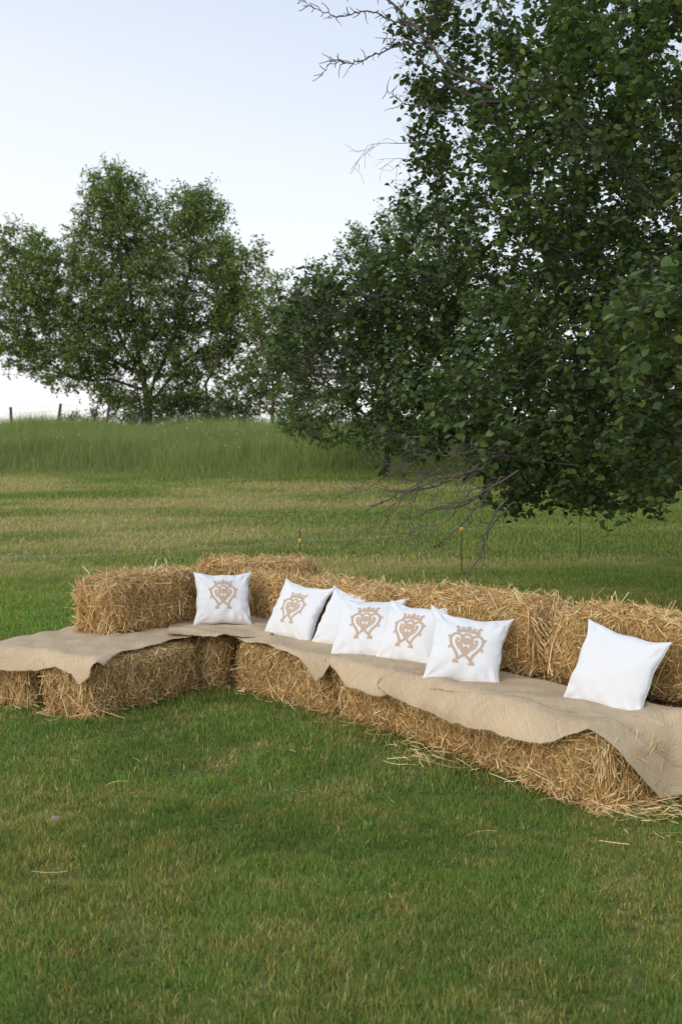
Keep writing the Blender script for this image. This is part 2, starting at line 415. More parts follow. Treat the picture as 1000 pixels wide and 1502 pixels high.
def bale(corner, ang, Lx, W, H, z, label, seed, group='straw bales of the corner seat', tiltx=0, tilty=0, **kw):
    """corner = front left bottom corner (of the face along local x), ang = direction of its length in degrees"""
    a = rad(ang); u = np.array([math.cos(a), math.sin(a)]); v = np.array([-u[1], u[0]])
    c = np.array(corner) + u * Lx / 2 + v * W / 2
    root = thing('straw_bale', label, 'straw bale', (c[0], c[1], z), a, group)
    root.rotation_euler = (tiltx, tilty, a)
    V, Qc, Qs, C, nc = make_bale(Lx - .03, W - .03, H - .01, seed, **kw)
    o = mesh('packed_straw', V, [Qc, Qs], col=C, mat=M_core, parent=root)
    o.data.materials.append(M_straw)
    mi = np.ones(len(Qc) + len(Qs), np.int32); mi[:len(Qc)] = 0
    o.data.polygons.foreach_set('material_index', mi)
    hx, hz = (Lx - .03) / 2 - .012, (H - .01) / 2 - .008
    for yy in (-W * .19, W * .19):
        t = np.linspace(0, 2 * np.pi, 90)
        P = np.stack([np.sign(np.cos(t)) * np.abs(np.cos(t)) ** .25 * hx, np.full(90, yy), np.sign(np.sin(t)) * np.abs(np.sin(t)) ** .25 * hz + H / 2], 1)
        rope(P, .0026, (.25, .27, .26), 'twine', M_bark, root, 5)
    return root

BH = .34
def along(p, q): return math.degrees(math.atan2(q[1] - p[1], q[0] - p[0]))
A = np.array([-.722, 6.22]); S1 = np.array([-.076, 5.53]); S2 = np.array([.575, 4.68]); B = np.array([1.010, 3.985])
C0 = np.array([-1.35, 5.45])
# lower, seat level
bale(C0, 59, .96, .46, BH, 0, 'seat bale of the left arm, its loose end and long side both showing', 11, fuzz_top=.4)
bale((-1.79, 5.75), 60, 1.0, .46, BH, 0, 'seat bale at the far left edge of the photo, beside the left arm seat', 12, fuzz_top=.4)
bale((-.775, 6.24), 60, 1.1, .44, BH, 0, 'narrow glimpse of a seat bale wedged in the inner corner', 13, fuzz_top=.4)
bale(A + .015, along(A, S1), .93, .46, BH, 0, 'first seat bale of the long row, nearest the inner corner', 14, fuzz_top=.4)
bale(S1 + np.array([.036, .0]), along(S1, S2), 1.05, .46, BH, 0, 'second seat bale in the middle of the long row', 15, fuzz_top=.4)
bale(S2 + np.array([.012, -.035]), along(S2, B) - 1, .82, .46, BH, 0, 'third seat bale at the near right end of the row, loose end facing right', 16, fuzz_top=.4)
# lower, behind (carry the backrest)
N1 = np.array([.75, .67])
P4_ = np.array([.915, 4.945]); P3_ = np.array([-.433, 6.71])
u34 = norm(P4_ - P3_); n34 = np.array([-u34[1], u34[0]])
GH = 'hidden base bales under the backrest'
bale(P3_ + n34 * .05, along(P3_, P4_), 1.08, .44, BH, 0, 'base straw bale hidden under the backrest bales', 17, GH, fuzz_top=.4, n=5000)
bale(P3_ + u34 * 1.11 + n34 * .05, along(P3_, P4_), 1.08, .44, BH, 0, 'base straw bale hidden under the backrest bales', 18, GH, fuzz_top=.4, n=5000)
bale(P4_ + [.15, .13], -47, 1.15, .42, BH - .04, 0, 'lower bale at the right edge, mostly covered by hanging burlap', 19, fuzz_top=.4, n=9000)
bale((-1.05, 7.43), -22, 1.05, .46, BH, 0, 'base straw bale hidden beneath the raised bale of the corner', 20, GH, fuzz_top=.4, n=5000)
# upper, backrest
bale((-1.43, 6.22), 54.5, .88, .42, .37, BH, 'backrest bale on the left arm standing on the burlap', 21)
bale((-.86, 7.16), -41, .62, .34, .32, BH, 'backrest bale in the corner behind the single pillow, twine showing', 22)
bale((-1.11, 7.56), -6, .87, .42, .37, BH, 'raised bale at the back of the corner, highest of all', 23)
bale(P3_, along(P3_, P4_) + 1.5, 1.07, .43, .335, BH, 'backrest bale behind the left monogram pillows of the long row', 24)
bale(P3_ + u34 * 1.125 + n34 * .03, along(P3_, P4_), 1.07, .43, .37, BH, 'backrest bale behind the nearest monogram pillow, between its two neighbours', 25)
bale(P4_ + [.085, -.01], -43, 1.15, .44, .385, BH, 'backrest bale behind the plain white pillow at the right edge', 26)

# loose straw on the lawn
r = np.random.default_rng(31)
pts = []; dirs = []
def near_line(p, q, n, sp, off):
    p = np.array(p); q = np.array(q); t = r.random(n); d = norm(q - p); nn = np.array([d[1], -d[0]])
    return p + (q - p) * t[:, None] + nn * (np.abs(r.normal(0, sp, n)) + off)[:, None]
LP = [near_line(A, S1, 25, .04, -.02), near_line(S1, S2, 50, .05, -.02), near_line(S2, B, 45, .05, -.02), near_line(B, B + [.36, .21], 300, .10, -.03),
      near_line(C0, C0 + np.array([.5, .866]), 40, .04, -.03), near_line(C0 + [-.9, .5], C0, 90, .06, -.03),
      near_line(B + [.3, .1], B + [.8, -.35], 160, .15, 0), np.stack([r.normal(.45, .10, 110), r.normal(4.75, .08, 110)], 1), np.stack([r.uniform(-1.8, 1.6, 40), r.uniform(2.9, 5.4, 40)], 1)]
LP = np.concatenate(LP); n = len(LP)
az = r.uniform(0, 6.283, n); D = norm(np.stack([np.cos(az), np.sin(az), r.normal(0, .18, n)], 1))
P = np.stack([LP[:, 0], LP[:, 1], ground_z(LP[:, 0], LP[:, 1]) + r.uniform(.012, .05, n)], 1)
V, Q, C = straws(P, D, r.gamma(3.2, .022, n) + .02, r.uniform(.0015, .0035, n), STRAWC[r.integers(0, 6, n)] * 1.1, r.normal(0, .12, n), 3, 3)
o = mesh('loose_straw', V, [Q], col=C, mat=M_straw)
tag(o, 'loose straw stems scattered on the lawn along the foot of the bales', 'straw', kind='stuff')

# small stone in the turf
r = np.random.default_rng(8)
th, ph = np.meshgrid(np.linspace(0, 2 * np.pi, 24, endpoint=False), np.linspace(0, np.pi, 12))
Sx = np.stack([np.cos(th) * np.sin(ph) * .042, np.sin(th) * np.sin(ph) * .035, np.cos(ph) * .022], -1).reshape(-1, 3)
Sx = Sx * (1 + .16 * wav(Sx, 3, 60))[:, None]
ii = np.arange(12 * 24).reshape(12, 24); jn = np.roll(ii, -1, 1)
Qs = np.stack([ii[:-1], jn[:-1], jn[1:], ii[1:]], -1).reshape(-1, 4)
px = at(78, 1212, 1460 * 1.4 / 522)
o = mesh('stone', Sx, [Qs[:, ::-1]], col=np.tile([.34, .26, .20], (len(Sx), 1)), mat=M_bark, smooth_=True, loc=(px[0], px[1], .002 + float(ground_z(px[0], px[1]))))
tag(o, 'small pale stone half sunk in the lawn at the left', 'stone')

# ------------------------------------------------------------------ burlap
def mat_burlap():
    m, t, p = new_mat('burlap')
    uv = t.nodes.new('ShaderNodeUVMap'); mp1 = t.nodes.new('ShaderNodeMapping'); mp2 = t.nodes.new('ShaderNodeMapping')
    mp1.inputs['Scale'].default_value = (7, 230, 1); mp2.inputs['Scale'].default_value = (230, 7, 1)
    n1 = t.nodes.new('ShaderNodeTexNoise'); n2 = t.nodes.new('ShaderNodeTexNoise'); n3 = t.nodes.new('ShaderNodeTexNoise')
    for n_, s in ((n1, 1), (n2, 1), (n3, 3.5)): n_.inputs['Scale'].default_value = s; n_.inputs['Detail'].default_value = 3
    for mp, n_ in ((mp1, n1), (mp2, n2)):
        t.links.new(uv.outputs[0], mp.inputs[0]); t.links.new(mp.outputs[0], n_.inputs['Vector'])
    t.links.new(uv.outputs[0], n3.inputs['Vector'])
    ad = t.nodes.new('ShaderNodeMath'); ad.operation = 'ADD'; t.links.new(n1.outputs[0], ad.inputs[0]); t.links.new(n2.outputs[0], ad.inputs[1])
    ra = t.nodes.new('ShaderNodeValToRGB'); ra.color_ramp.elements[0].position = .30; ra.color_ramp.elements[1].position = .72
    ra.color_ramp.elements[0].color = (.42, .305, .18, 1); ra.color_ramp.elements[1].color = (.68, .53, .355, 1)
    hf = t.nodes.new('ShaderNodeMath'); hf.operation = 'MULTIPLY'; hf.inputs[1].default_value = .5
    t.links.new(ad.outputs[0], hf.inputs[0]); t.links.new(hf.outputs[0], ra.inputs[0])
    mr = t.nodes.new('ShaderNodeMapRange'); mr.inputs['From Min'].default_value = .3; mr.inputs['From Max'].default_value = .7; mr.inputs['To Min'].default_value = .88; mr.inputs['To Max'].default_value = 1.1
    t.links.new(n3.outputs[0], mr.inputs[0])
    sc = t.nodes.new('ShaderNodeVectorMath'); sc.operation = 'SCALE'; t.links.new(ra.outputs[0], sc.inputs[0]); t.links.new(mr.outputs[0], sc.inputs['Scale'])
    t.links.new(sc.outputs[0], p.inputs['Base Color']); p.inputs['Roughness'].default_value = .9; p.inputs['Specular IOR Level'].default_value = .1
    b = t.nodes.new('ShaderNodeBump'); b.inputs['Strength'].default_value = .6; b.inputs['Distance'].default_value = .004
    t.links.new(ad.outputs[0], b.inputs['Height']); t.links.new(b.outputs[0], p.inputs['Normal'])
    return m
M_burlap = mat_burlap()
def poly_drape(P2, poly, seed, lift=.014, zt=BH, bulge=.02, amp=.006, sag=None):
    """lay a flat cloth plan P2 over the polygon table top and let it hang outside it"""
    P2 = np.asarray(P2, float); poly = np.asarray(poly, float); n = len(poly)
    best = np.full(len(P2), 1e9); q = np.zeros_like(P2); ins = np.zeros(len(P2), bool)
    for i in range(n):
        a = poly[i]; b = poly[(i + 1) % n]; ab = b - a
        t = np.clip(((P2 - a) @ ab) / (ab @ ab), 0, 1); pp = a + t[:, None] * ab
        d = np.linalg.norm(P2 - pp, axis=1); m = d < best; best[m] = d[m]; q[m] = pp[m]
        c = ((a[1] > P2[:, 1]) != (b[1] > P2[:, 1])) & (P2[:, 0] < (b[0] - a[0]) * (P2[:, 1] - a[1]) / (b[1] - a[1] + 1e-12) + a[0])
        ins ^= c
    d = np.where(ins, -best, best)
    e = norm(P2 - q)
    dd = np.clip(d + .035, 0, None)                          # starts to roll over a little before the edge
    R_ = .07
    th = np.clip(dd / R_, 0, 1.38)
    outw = R_ * np.sin(th) + np.clip(dd - R_ * 1.38, 0, None) * math.cos(1.38)
    down = R_ * (1 - np.cos(th)) + np.clip(dd - R_ * 1.38, 0, None) * math.sin(1.38)
    start = P2 - e * dd[:, None] * np.where(ins, -1, 1)[:, None]
    ee = np.where(ins[:, None], -e, e)
    XY = np.where((dd > 0)[:, None], P2 - ee * dd[:, None] + ee * outw[:, None], P2)
    P3 = np.stack([P2[:, 0], P2[:, 1], 0 * best], 1)
    hang = smooth(0, .12, d)
    XY = XY + ee * (hang * (.020 * wav(P3, seed + 5, 9) + bulge))[:, None]
    z = zt + lift - down + amp * (wav(P3, seed, 11) + .6 * wav(P3, seed + 2, 26)) + amp * (.9 - 1.6 * np.abs(wav(P3 + .05 * wav(P3, seed + 4, 8)[:, None], seed + 8, 13)) ** .7) * smooth(.0, .6, wav(P3, seed + 9, 5) + .3)
    return np.column_stack([XY, np.maximum(z, .03)]), d
def cloth(label, plan, poly, seed, **kw):
    """plan: (ns, nt, 2) grid of flat positions"""
    ns, ntt, _ = plan.shape
    V, d = poly_drape(plan.reshape(-1, 2), poly, seed, **kw)
    ii = np.arange(ns * ntt).reshape(ns, ntt)
    Q = np.stack([ii[:-1, :-1], ii[1:, :-1], ii[1:, 1:], ii[:-1, 1:]], -1).reshape(-1, 4)
    uv = plan.reshape(-1, 2)
    o = mesh('burlap_cloth', V, [Q], uv=uv, mat=M_burlap, smooth_=True)
    sm = o.modifiers.new('thickness', 'SOLIDIFY'); sm.thickness = .0010; sm.offset = 1
    tag(o, label, 'burlap cloth', 'burlap cloths laid over the bales')
    # frayed edge threads
    r = np.random.default_rng(seed + 90); Vg = V.reshape(ns, ntt, 3)
    E_ = []; O_ = []
    for a_, b_ in ((Vg[:, -1], Vg[:, -3]), (Vg[:, 0], Vg[:, 2]), (Vg[0], Vg[2]), (Vg[-1], Vg[-3])):
        k = r.integers(0, len(a_), len(a_) * 2); E_.append(a_[k]); O_.append(norm(a_[k] - b_[k]))
    E_ = np.concatenate(E_); O_ = norm(np.concatenate(O_) + r.normal(0, .45, (len(E_), 3))); n = len(E_)
    L = r.gamma(2.2, .004, n) + .002
    Vt, Qt, _ = straws(E_ + O_ * (L * .42)[:, None], O_, L, np.full(n, .0013), np.zeros((n, 3)), r.normal(0, .25, n), seed)
    mesh('frayed_threads', Vt, [Qt], uv=Vt[:, :2], mat=M_burlap, parent=o)['kind'] = 'stuff'
    return o
def row_plan(path, s0, s1, back, front, ns=150, nt_=60, jag=.006, seed=0):
    """path: list of 2-D points; back(s), front(s): distances behind / in front of the front line"""
    path = np.array(path); seg = np.linalg.norm(np.diff(path, axis=0), axis=1); cum = np.concatenate([[0], np.cumsum(seg)])
    s = np.linspace(s0, s1, ns)
    def pos(s):
        x = np.interp(s, cum, path[:, 0]); y = np.interp(s, cum, path[:, 1])
        d0 = norm(path[1] - path[0]); d1 = norm(path[-1] - path[-2])
        x = np.where(s < 0, path[0, 0] + d0[0] * s, np.where(s > cum[-1], path[-1, 0] + d1[0] * (s - cum[-1]), x))
        y = np.where(s < 0, path[0, 1] + d0[1] * s, np.where(s > cum[-1], path[-1, 1] + d1[1] * (s - cum[-1]), y))
        return np.stack([x, y], 1)
    p = pos(s); T = norm(pos(s + .25) - pos(s - .25)); N = np.stack([-T[:, 1], T[:, 0]], 1)
    t = np.linspace(0, 1, nt_)[None]
    ja = jag * (fbm(s * 20 + seed, s * 0 + 3, 3) - .5) * 2
    b_ = back(s)[:, None]; f_ = (front(s) + ja)[:, None]
    dist = b_ * (1 - t) - f_ * t
    return p[:, None] + N[:, None] * dist[..., None]
I = lambda xs, ys: (lambda s: np.interp(s, xs, ys))
u6 = norm(B - S2); n6 = np.array([-u6[1], u6[0]])
B2 = B - u6 * .02
SEAT = [A + [-.25, .27], A, S1, S2, B2, B2 + n6 * .46, P4_ + [.80, -.70], P4_ + [1.2, -.2], P4_ + [.6, .45], P3_ + [.5, .5], P3_ + [-.45, 1.05], A + [-.6, .55]]
PATH = [A, S1, S2, B]
cloth('crumpled burlap over the first seat bale, between the corner and the left pillows',
      row_plan(PATH, .04, 1.05, I([0, .5, 1.2], [.46, .47, .48]), I([.04, .2, .4, .55, .72, .84, .92, .97, 1.05], [-.03, .0, -.01, .01, .03, .09, .15, .10, -.04]), seed=3), SEAT, 41, lift=.018, amp=.010)
cloth('burlap under the middle pillows, its front edge waving over the second seat bale',
      row_plan(PATH, .95, 3.22, I([.9, 2.0, 2.7, 3.22], [.47, .47, .50, .80]), I([.95, 1.05, 1.2, 1.5, 1.8, 2.05, 2.2, 2.4, 2.65, 2.85, 3.22], [.02, .06, .12, .12, .05, .0, -.03, -.03, -.05, -.14, -.42]), ns=240, seed=8), SEAT, 43, lift=.024, amp=.010, bulge=.026)
fr = row_plan(PATH, 1.47, 3.16, I([1.47, 1.6, 2.0, 2.5, 2.8, 2.95, 3.16], [-.04, .05, .07, .07, .14, .27, .55]),
              I([1.47, 1.6, 1.9, 2.2, 2.4, 2.58, 2.70, 2.80, 2.92, 3.06, 3.16], [.09, .12, .145, .145, .135, .12, .09, .03, -.08, -.20, -.30]), ns=260, seed=12)
cloth('long burlap strip draped over the front edge and hanging to a point at the right', fr, SEAT, 47, lift=.034, amp=.009, bulge=.046)
# left arm
aL = rad(60); uL = np.array([math.cos(aL), math.sin(aL)]); nL = np.array([-uL[1], uL[0]])
LPOLY = [C0, C0 + uL * 1.02, (-.80, 6.24), (-.42, 6.7), (-.5, 7.3), C0 + uL * 2.0 + nL * .5, C0 + uL * 1.0 + nL * 1.0, C0 + nL * .94 - uL * .0, (-1.79, 5.75)]
ss = np.linspace(-.16, 1.2, 170); tt = np.linspace(-.05, 1.12, 110)
e_front = I([-.16, -.05, .03, .10, .25, .4, .55, .7, .85, 1.0, 1.2], [.00, .00, .05, .02, -.05, -.03, -.045, -.055, -.02, -.05, -.06])
# grid: s along the arm (to the corner), t across to the left; the front-right edge wanders, and so does the end edge
g = np.zeros((len(ss), len(tt), 2))
endj = I([-.05, .02, .10, .25, .40, .46, .60, .80, 1.12], [.10, .155, .08, .05, .09, .08, .10, .12, .02])(tt)
for i, s_ in enumerate(ss):
    f = (s_ + .16) / 1.36
    s_eff = -endj + (1.2 + endj) * f
    t_eff = -e_front(s_eff) + (1.12 + e_front(s_eff)) * ((tt + .05) / 1.17)
    g[i] = C0 + uL * s_eff[:, None] + nL * t_eff[:, None]
cloth('wide burlap over the left arm seat with a corner hanging down at the front', g[:, ::-1], LPOLY, 51, lift=.020, amp=.010)
# corner piece under the single pillow
ss = np.linspace(0, 1, 90); g = np.zeros((90, 60, 2))
p0 = np.array([-1.08, 6.17]); p1 = np.array([-.46, 6.16]); q0 = np.array([-1.2, 7.0]); q1 = np.array([-.30, 6.98])
for i, f in enumerate(ss):
    a_ = p0 + (p1 - p0) * f + np.array([0, .05]) * (fbm(np.array([f * 6]), np.array([2.]), 3)[0] - .5) * 2; b_ = q0 + (q1 - q0) * f
    g[i] = a_ + (b_ - a_) * np.linspace(0, 1, 60)[:, None]
cloth('small burlap in the inner corner beneath the single monogram pillow', g, [(-1.5, 6.1), (-.775, 6.16), (-.30, 5.7), (.3, 6.6), (-.3, 7.4), (-1.3, 7.3)], 55, lift=.030, amp=.013)

# ------------------------------------------------------------------ pillows
m, t, p = new_mat('white_cotton'); p.inputs['Base Color'].default_value = (.75, .748, .755, 1); p.inputs['Roughness'].default_value = .85; p.inputs['Specular IOR Level'].default_value = .15
p.inputs['Sheen Weight'].default_value = .15
n_ = t.nodes.new('ShaderNodeTexNoise'); n_.inputs['Scale'].default_value = 9; n_.inputs['Detail'].default_value = 8; n_.inputs['Distortion'].default_value = 1.2
tcn = t.nodes.new('ShaderNodeTexCoord'); t.links.new(tcn.outputs['Object'], n_.inputs['Vector'])
b = t.nodes.new('ShaderNodeBump'); b.inputs['Strength'].default_value = .45; b.inputs['Distance'].default_value = .014
t.links.new(n_.outputs[0], b.inputs['Height']); t.links.new(b.outputs[0], p.inputs['Normal'])
M_white = m
m, t, p = new_mat('tan_print'); p.inputs['Base Color'].default_value = (.53, .385, .285, 1); p.inputs['Roughness'].default_value = .85; p.inputs['Specular IOR Level'].default_value = .1
M_print = m

def pillow_surf(u, v, s, seed, sgn=-1, T=.070):
    """u, v in -1..1 -> local point; front is -y"""
    h = s / 2
    r = np.random.default_rng(seed); ph = r.uniform(0, 6.28, 12); asym = r.normal(0, .012, 4)
    x = h * u * (1 - (.115 + asym[0]) * (1 - v * v) ** .8) ; z = h * v * (1 - (.115 + asym[1]) * (1 - u * u) ** .8)
    cor = (u * u * v * v) ** 2
    ck = [.10, .02, .06, .13, .04, .09]; tip_ = np.where(v > 0, np.where(u > 0, ck[seed % 6], ck[(seed + 3) % 6]), .035)
    x = x * (1 + tip_ * cor); z = z * (1 + tip_ * cor)
    e = np.clip((1 - u * u) * (1 - v * v), 0, 1)
    y = T * e ** .40 * (1 + .10 * np.sin(1.3 * u + ph[0]) * np.cos(1.7 * v + ph[1])) * (1 - .12 * v)
    # gathers along the seams
    g = np.exp(-(1 - np.abs(v)) * 5) * np.sin(u * 15 + ph[2] + 2.5 * np.sin(u * 3 + ph[3])) * .0048 + np.exp(-(1 - np.abs(u)) * 5) * np.sin(v * 14 + ph[4] + 2.5 * np.sin(3 * v + ph[5])) * .0048
    # soft diagonal creases pulling from the corners
    for k, (cu, cv) in enumerate(((1, 1), (-1, 1), (1, -1), (-1, -1))):
        d = np.sqrt((u - cu) ** 2 + (v - cv) ** 2); a = np.arctan2(v - cv, u - cu)
        g = g + .0065 * np.exp(-d * 2.2) * np.sin(a * 9 + ph[6 + k]) * smooth(0, .35, d)
    g = g + .0030 * np.sin(5 * u + 3 * v + ph[10]) * np.sin(4 * v - 2 * u + ph[11]) + .0022 * np.sin(11 * u + 4 * np.sin(3 * v + ph[3])) * np.exp(-((v + .75) / .3) ** 2)
    y = y + g * smooth(0, .12, e)
    x = x + .003 * np.sin(v * 9 + ph[7]) * np.abs(u) ** 4; z = z + .003 * np.sin(u * 8 + ph[8]) * np.abs(v) ** 4
    bend = .014 * v * v - .01 * (u * u)
    return np.stack([x, sgn * y + bend, z], -1)

# the printed crest: a crown above two interlaced hearts with horseshoe, disc and sprigs (photo-zoom units)
def bez(pts, n=16):
    pts = np.array(pts, float)
    if len(pts) < 3: return pts
    P = np.vstack([2 * pts[0] - pts[1], pts, 2 * pts[-1] - pts[-2]]); o_ = []
    for i in range(1, len(P) - 2):
        tt_ = np.linspace(0, 1, n, endpoint=False)[:, None]
        a, b, c, d = P[i - 1], P[i], P[i + 1], P[i + 2]
        o_.append(.5 * ((2 * b) + (c - a) * tt_ + (2 * a - 5 * b + 4 * c - d) * tt_ ** 2 + (3 * b - a - 3 * c + d) * tt_ ** 3))
    return np.vstack(o_ + [pts[-1:]])
HALF = [  # (width, points) in units, x to the left half is negative; y up
    (15, [(-62, 98), (-85, 122), (-120, 132), (-160, 118), (-186, 80), (-188, 25), (-165, -35), (-122, -92), (-88, -145), (-80, -195)]),
    (15, [(-80, -195), (-45, -162), (0, -124), (34, -90), (52, -55)]),
    (15, [(12, 140), (42, 118), (58, 75), (62, 20), (55, -30), (38, -70), (12, -90)]),
    (9, [(-75, -60), (-100, -20), (-112, 20), (-115, 60)]),
    (7, [(-112, 10), (-135, 38)]), (7, [(-112, 30), (-90, 60)]), (7, [(-104, -10), (-128, 6)]), (7, [(-104, -12), (-82, 24)]),
    (7, [(-92, -36), (-114, -28)]), (7, [(-90, -36), (-74, -4)]), (7, [(-115, 50), (-130, 72)]), (7, [(-115, 50), (-103, 78)]),
    (10, [(-190, 78), (-216, 84)]), (7, [(-214, 68), (-216, 100)]), (10, [(-178, -40), (-196, -52)]), (7, [(-198, -38), (-194, -66)]),
    (15, [(-82, -196), (-88, -222)]), (10, [(-116, -232), (-62, -232)]), (9, [(-114, -206), (-104, -222)]),
    (22, [(-116, 172), (-60, 186), (0, 191)]), (13, [(-112, 176), (-122, 222)]), (9, [(-146, 228), (-104, 222)]), (9, [(-130, 244), (-122, 206)]),
    (10, [(-60, 188), (-64, 226)]), (9, [(-76, 232), (-52, 232)]), (12, [(-80, 184), (-40, 200)]),
    (12, [(0, 190), (0, 236)]), (9, [(-22, 240), (0, 240)]), (9, [(0, 230), (0, 258)]), (12, [(-20, 198), (-22, 212)]),
    (9, [(-38, -98), (0, -60)]), (12, [(0, -30), (-30, -66)]), (8, [(-40, 66), (-22, 78), (0, 82)]),
]
def emblem_sdf(X, Y):
    D = np.full(X.shape, 1e9)
    for sx in (1, -1):
        for w, pts in HALF:
            q = bez(pts); q = q * np.array([sx, 1])
            for a, b in zip(q[:-1], q[1:]):
                ab = b - a; t_ = np.clip(((X - a[0]) * ab[0] + (Y - a[1]) * ab[1]) / (ab @ ab + 1e-9), 0, 1)
                D = np.minimum(D, np.hypot(X - a[0] - t_ * ab[0], Y - a[1] - t_ * ab[1]) - w * 1.12)
    D = np.minimum(D, np.hypot(X, (Y - 38) * 1.1) - 48)
    return D
EN = 230
exs = np.linspace(-236, 236, EN); eys = np.linspace(-256, 276, EN)
EXc, EYc = np.meshgrid((exs[1:] + exs[:-1]) / 2, (eys[1:] + eys[:-1]) / 2, indexing='ij')
EMASK = emblem_sdf(EXc, EYc) < 0
def make_pillow(label, pos, yaw, lean, roll, s, seed, crest=True, group='white pillows on the straw seat'):
    root = thing('pillow', label, 'pillow', (0, 0, 0), 0, group)
    root.rotation_mode = 'XYZ'
    from mathutils import Matrix, Euler
    Rm = Matrix.Rotation(rad(yaw), 4, 'Z') @ Matrix.Rotation(rad(lean), 4, 'X') @ Matrix.Rotation(rad(roll), 4, 'Y')
    root.rotation_euler = Rm.to_euler('XYZ'); root.location = pos
    N = 90
    lin = np.sin(np.linspace(-1, 1, N) * np.pi / 2)
    lin = .6 * lin + .4 * np.linspace(-1, 1, N)
    U, Vv = np.meshgrid(lin, lin, indexing='ij')
    f = pillow_surf(U, Vv, s, seed, -1).reshape(-1, 3); b_ = pillow_surf(U, Vv, s, seed, 1, .055).reshape(-1, 3)
    ii = np.arange(N * N).reshape(N, N); jj = ii + N * N
    edge = np.zeros((N, N), bool); edge[0] = edge[-1] = edge[:, 0] = edge[:, -1] = True
    jj = np.where(edge, ii, jj)
    Q1 = np.stack([ii[:-1, :-1], ii[1:, :-1], ii[1:, 1:], ii[:-1, 1:]], -1).reshape(-1, 4)
    Q2 = np.stack([jj[:-1, :-1], jj[:-1, 1:], jj[1:, 1:], jj[1:, :-1]], -1).reshape(-1, 4)
    mesh('cover', np.concatenate([f, b_]), [Q1, Q2], mat=M_white, parent=root, smooth_=True)
    # sewn edge
    ed = np.concatenate([np.stack([np.full(60, -1.), np.linspace(-1, 1, 60)], 1), np.stack([np.linspace(-1, 1, 60), np.full(60, 1.)], 1)[1:],
                         np.stack([np.full(60, 1.), np.linspace(1, -1, 60)], 1)[1:], np.stack([np.linspace(1, -1, 60), np.full(60, -1.)], 1)[1:]])
    pth = pillow_surf(ed[:, 0], ed[:, 1], s, seed, -1)
    so_ = rope(pth, .0016, (.8, .8, .8), 'seam', M_white, root, 6)
    if crest:
        k = .205 / 432 / (s / 2)
        EU, EV = np.meshgrid(exs * k, eys * k + .03, indexing='ij')
        P = pillow_surf(EU, EV, s, seed, -1).reshape(-1, 3); P[:, 1] -= .0009
        ii = np.arange(EN * EN).reshape(EN, EN)
        Q = np.stack([ii[:-1, :-1], ii[1:, :-1], ii[1:, 1:], ii[:-1, 1:]], -1)[EMASK]
        used, inv = np.unique(Q, return_inverse=True)
        mesh('printed_crest', P[used], [inv.reshape(-1, 4)], mat=M_print, parent=root, smooth_=True)
    return root
make_pillow('monogram pillow standing alone in the corner, the farthest pillow', (-.798, 6.70, .535), 10, -30, 1, .385, 61)
make_pillow('leftmost monogram pillow of the long row, tilted, leaning to the right', (-.274, 6.28, .500), -38, -30, 4, .40, 62)
make_pillow('plain white pillow half hidden behind its monogram neighbours', (.05, 6.03, .488), -34, -36, 3, .40, 63, crest=False)
make_pillow('monogram pillow in front of the half hidden plain one, third crest from the left', (.157, 5.68, .492), -21.5, -38, -3, .40, 64)
make_pillow('monogram pillow tucked behind the largest crest pillow, on its left', (.395, 5.47, .488), -32, -32, 1, .385, 65)
make_pillow('nearest monogram pillow, its top corner pointing up, rightmost of the crested ones', (.628, 4.96, .497), -9, -31, 7.9, .39, 66)
make_pillow('plain white pillow without a crest, on its own at the right', (1.222, 4.43, .487), -42, -23, 9, .41, 67, crest=False)

# ------------------------------------------------------------------ trees
def colonize(att, seed_nodes, step, infl, kill, iters=140):
    """space colonisation; returns node positions and parent indices"""
    P = [np.array(p) for p in seed_nodes[0]]; par = list(seed_nodes[1])
    alive = np.ones(len(att), bool)
    Pn = np.array(P); 
    d = np.full(len(att), 1e9); ni = np.zeros(len(att), int)
    def upd(i0, i1):
        Pn_ = np.array(P[i0:i1])
        for s in range(0, len(Pn_), 400):
            c = Pn_[s:s + 400]; dd = np.linalg.norm(att[:, None] - c[None], axis=2); j = dd.argmin(1); v = dd[np.arange(len(att)), j]
            m = v < d; d[m] = v[m]; ni[m] = i0 + s + j[m]
    upd(0, len(P))
    for it in range(iters):
        alive &= d > kill
        act = alive & (d < infl)
        if not act.any(): 
            if not alive.any(): break
            act = alive & (d <= np.sort(d[alive])[min(20, alive.sum() - 1)])
        nodes = np.unique(ni[act]); PA = np.array(P)
        vec = norm(att[act] - PA[ni[act]]); S = np.zeros((len(P), 3)); np.add.at(S, ni[act], vec)
        D = norm(S[nodes] + np.random.default_rng(it).normal(0, .12, (len(nodes), 3)))
        i0 = len(P)
        for k, dv in zip(nodes, D): P.append(PA[k] + dv * step); par.append(int(k))
        upd(i0, len(P))
    return np.array(P), np.array(par)
def radii(P, par, tip, e=2.3):
    n = len(P); a = np.zeros(n)
    for i in range(n - 1, 0, -1):
        if a[i] == 0: a[i] = tip ** e
        a[par[i]] += a[i]
    if a[0] == 0: a[0] = tip ** e
    return a ** (1 / e)
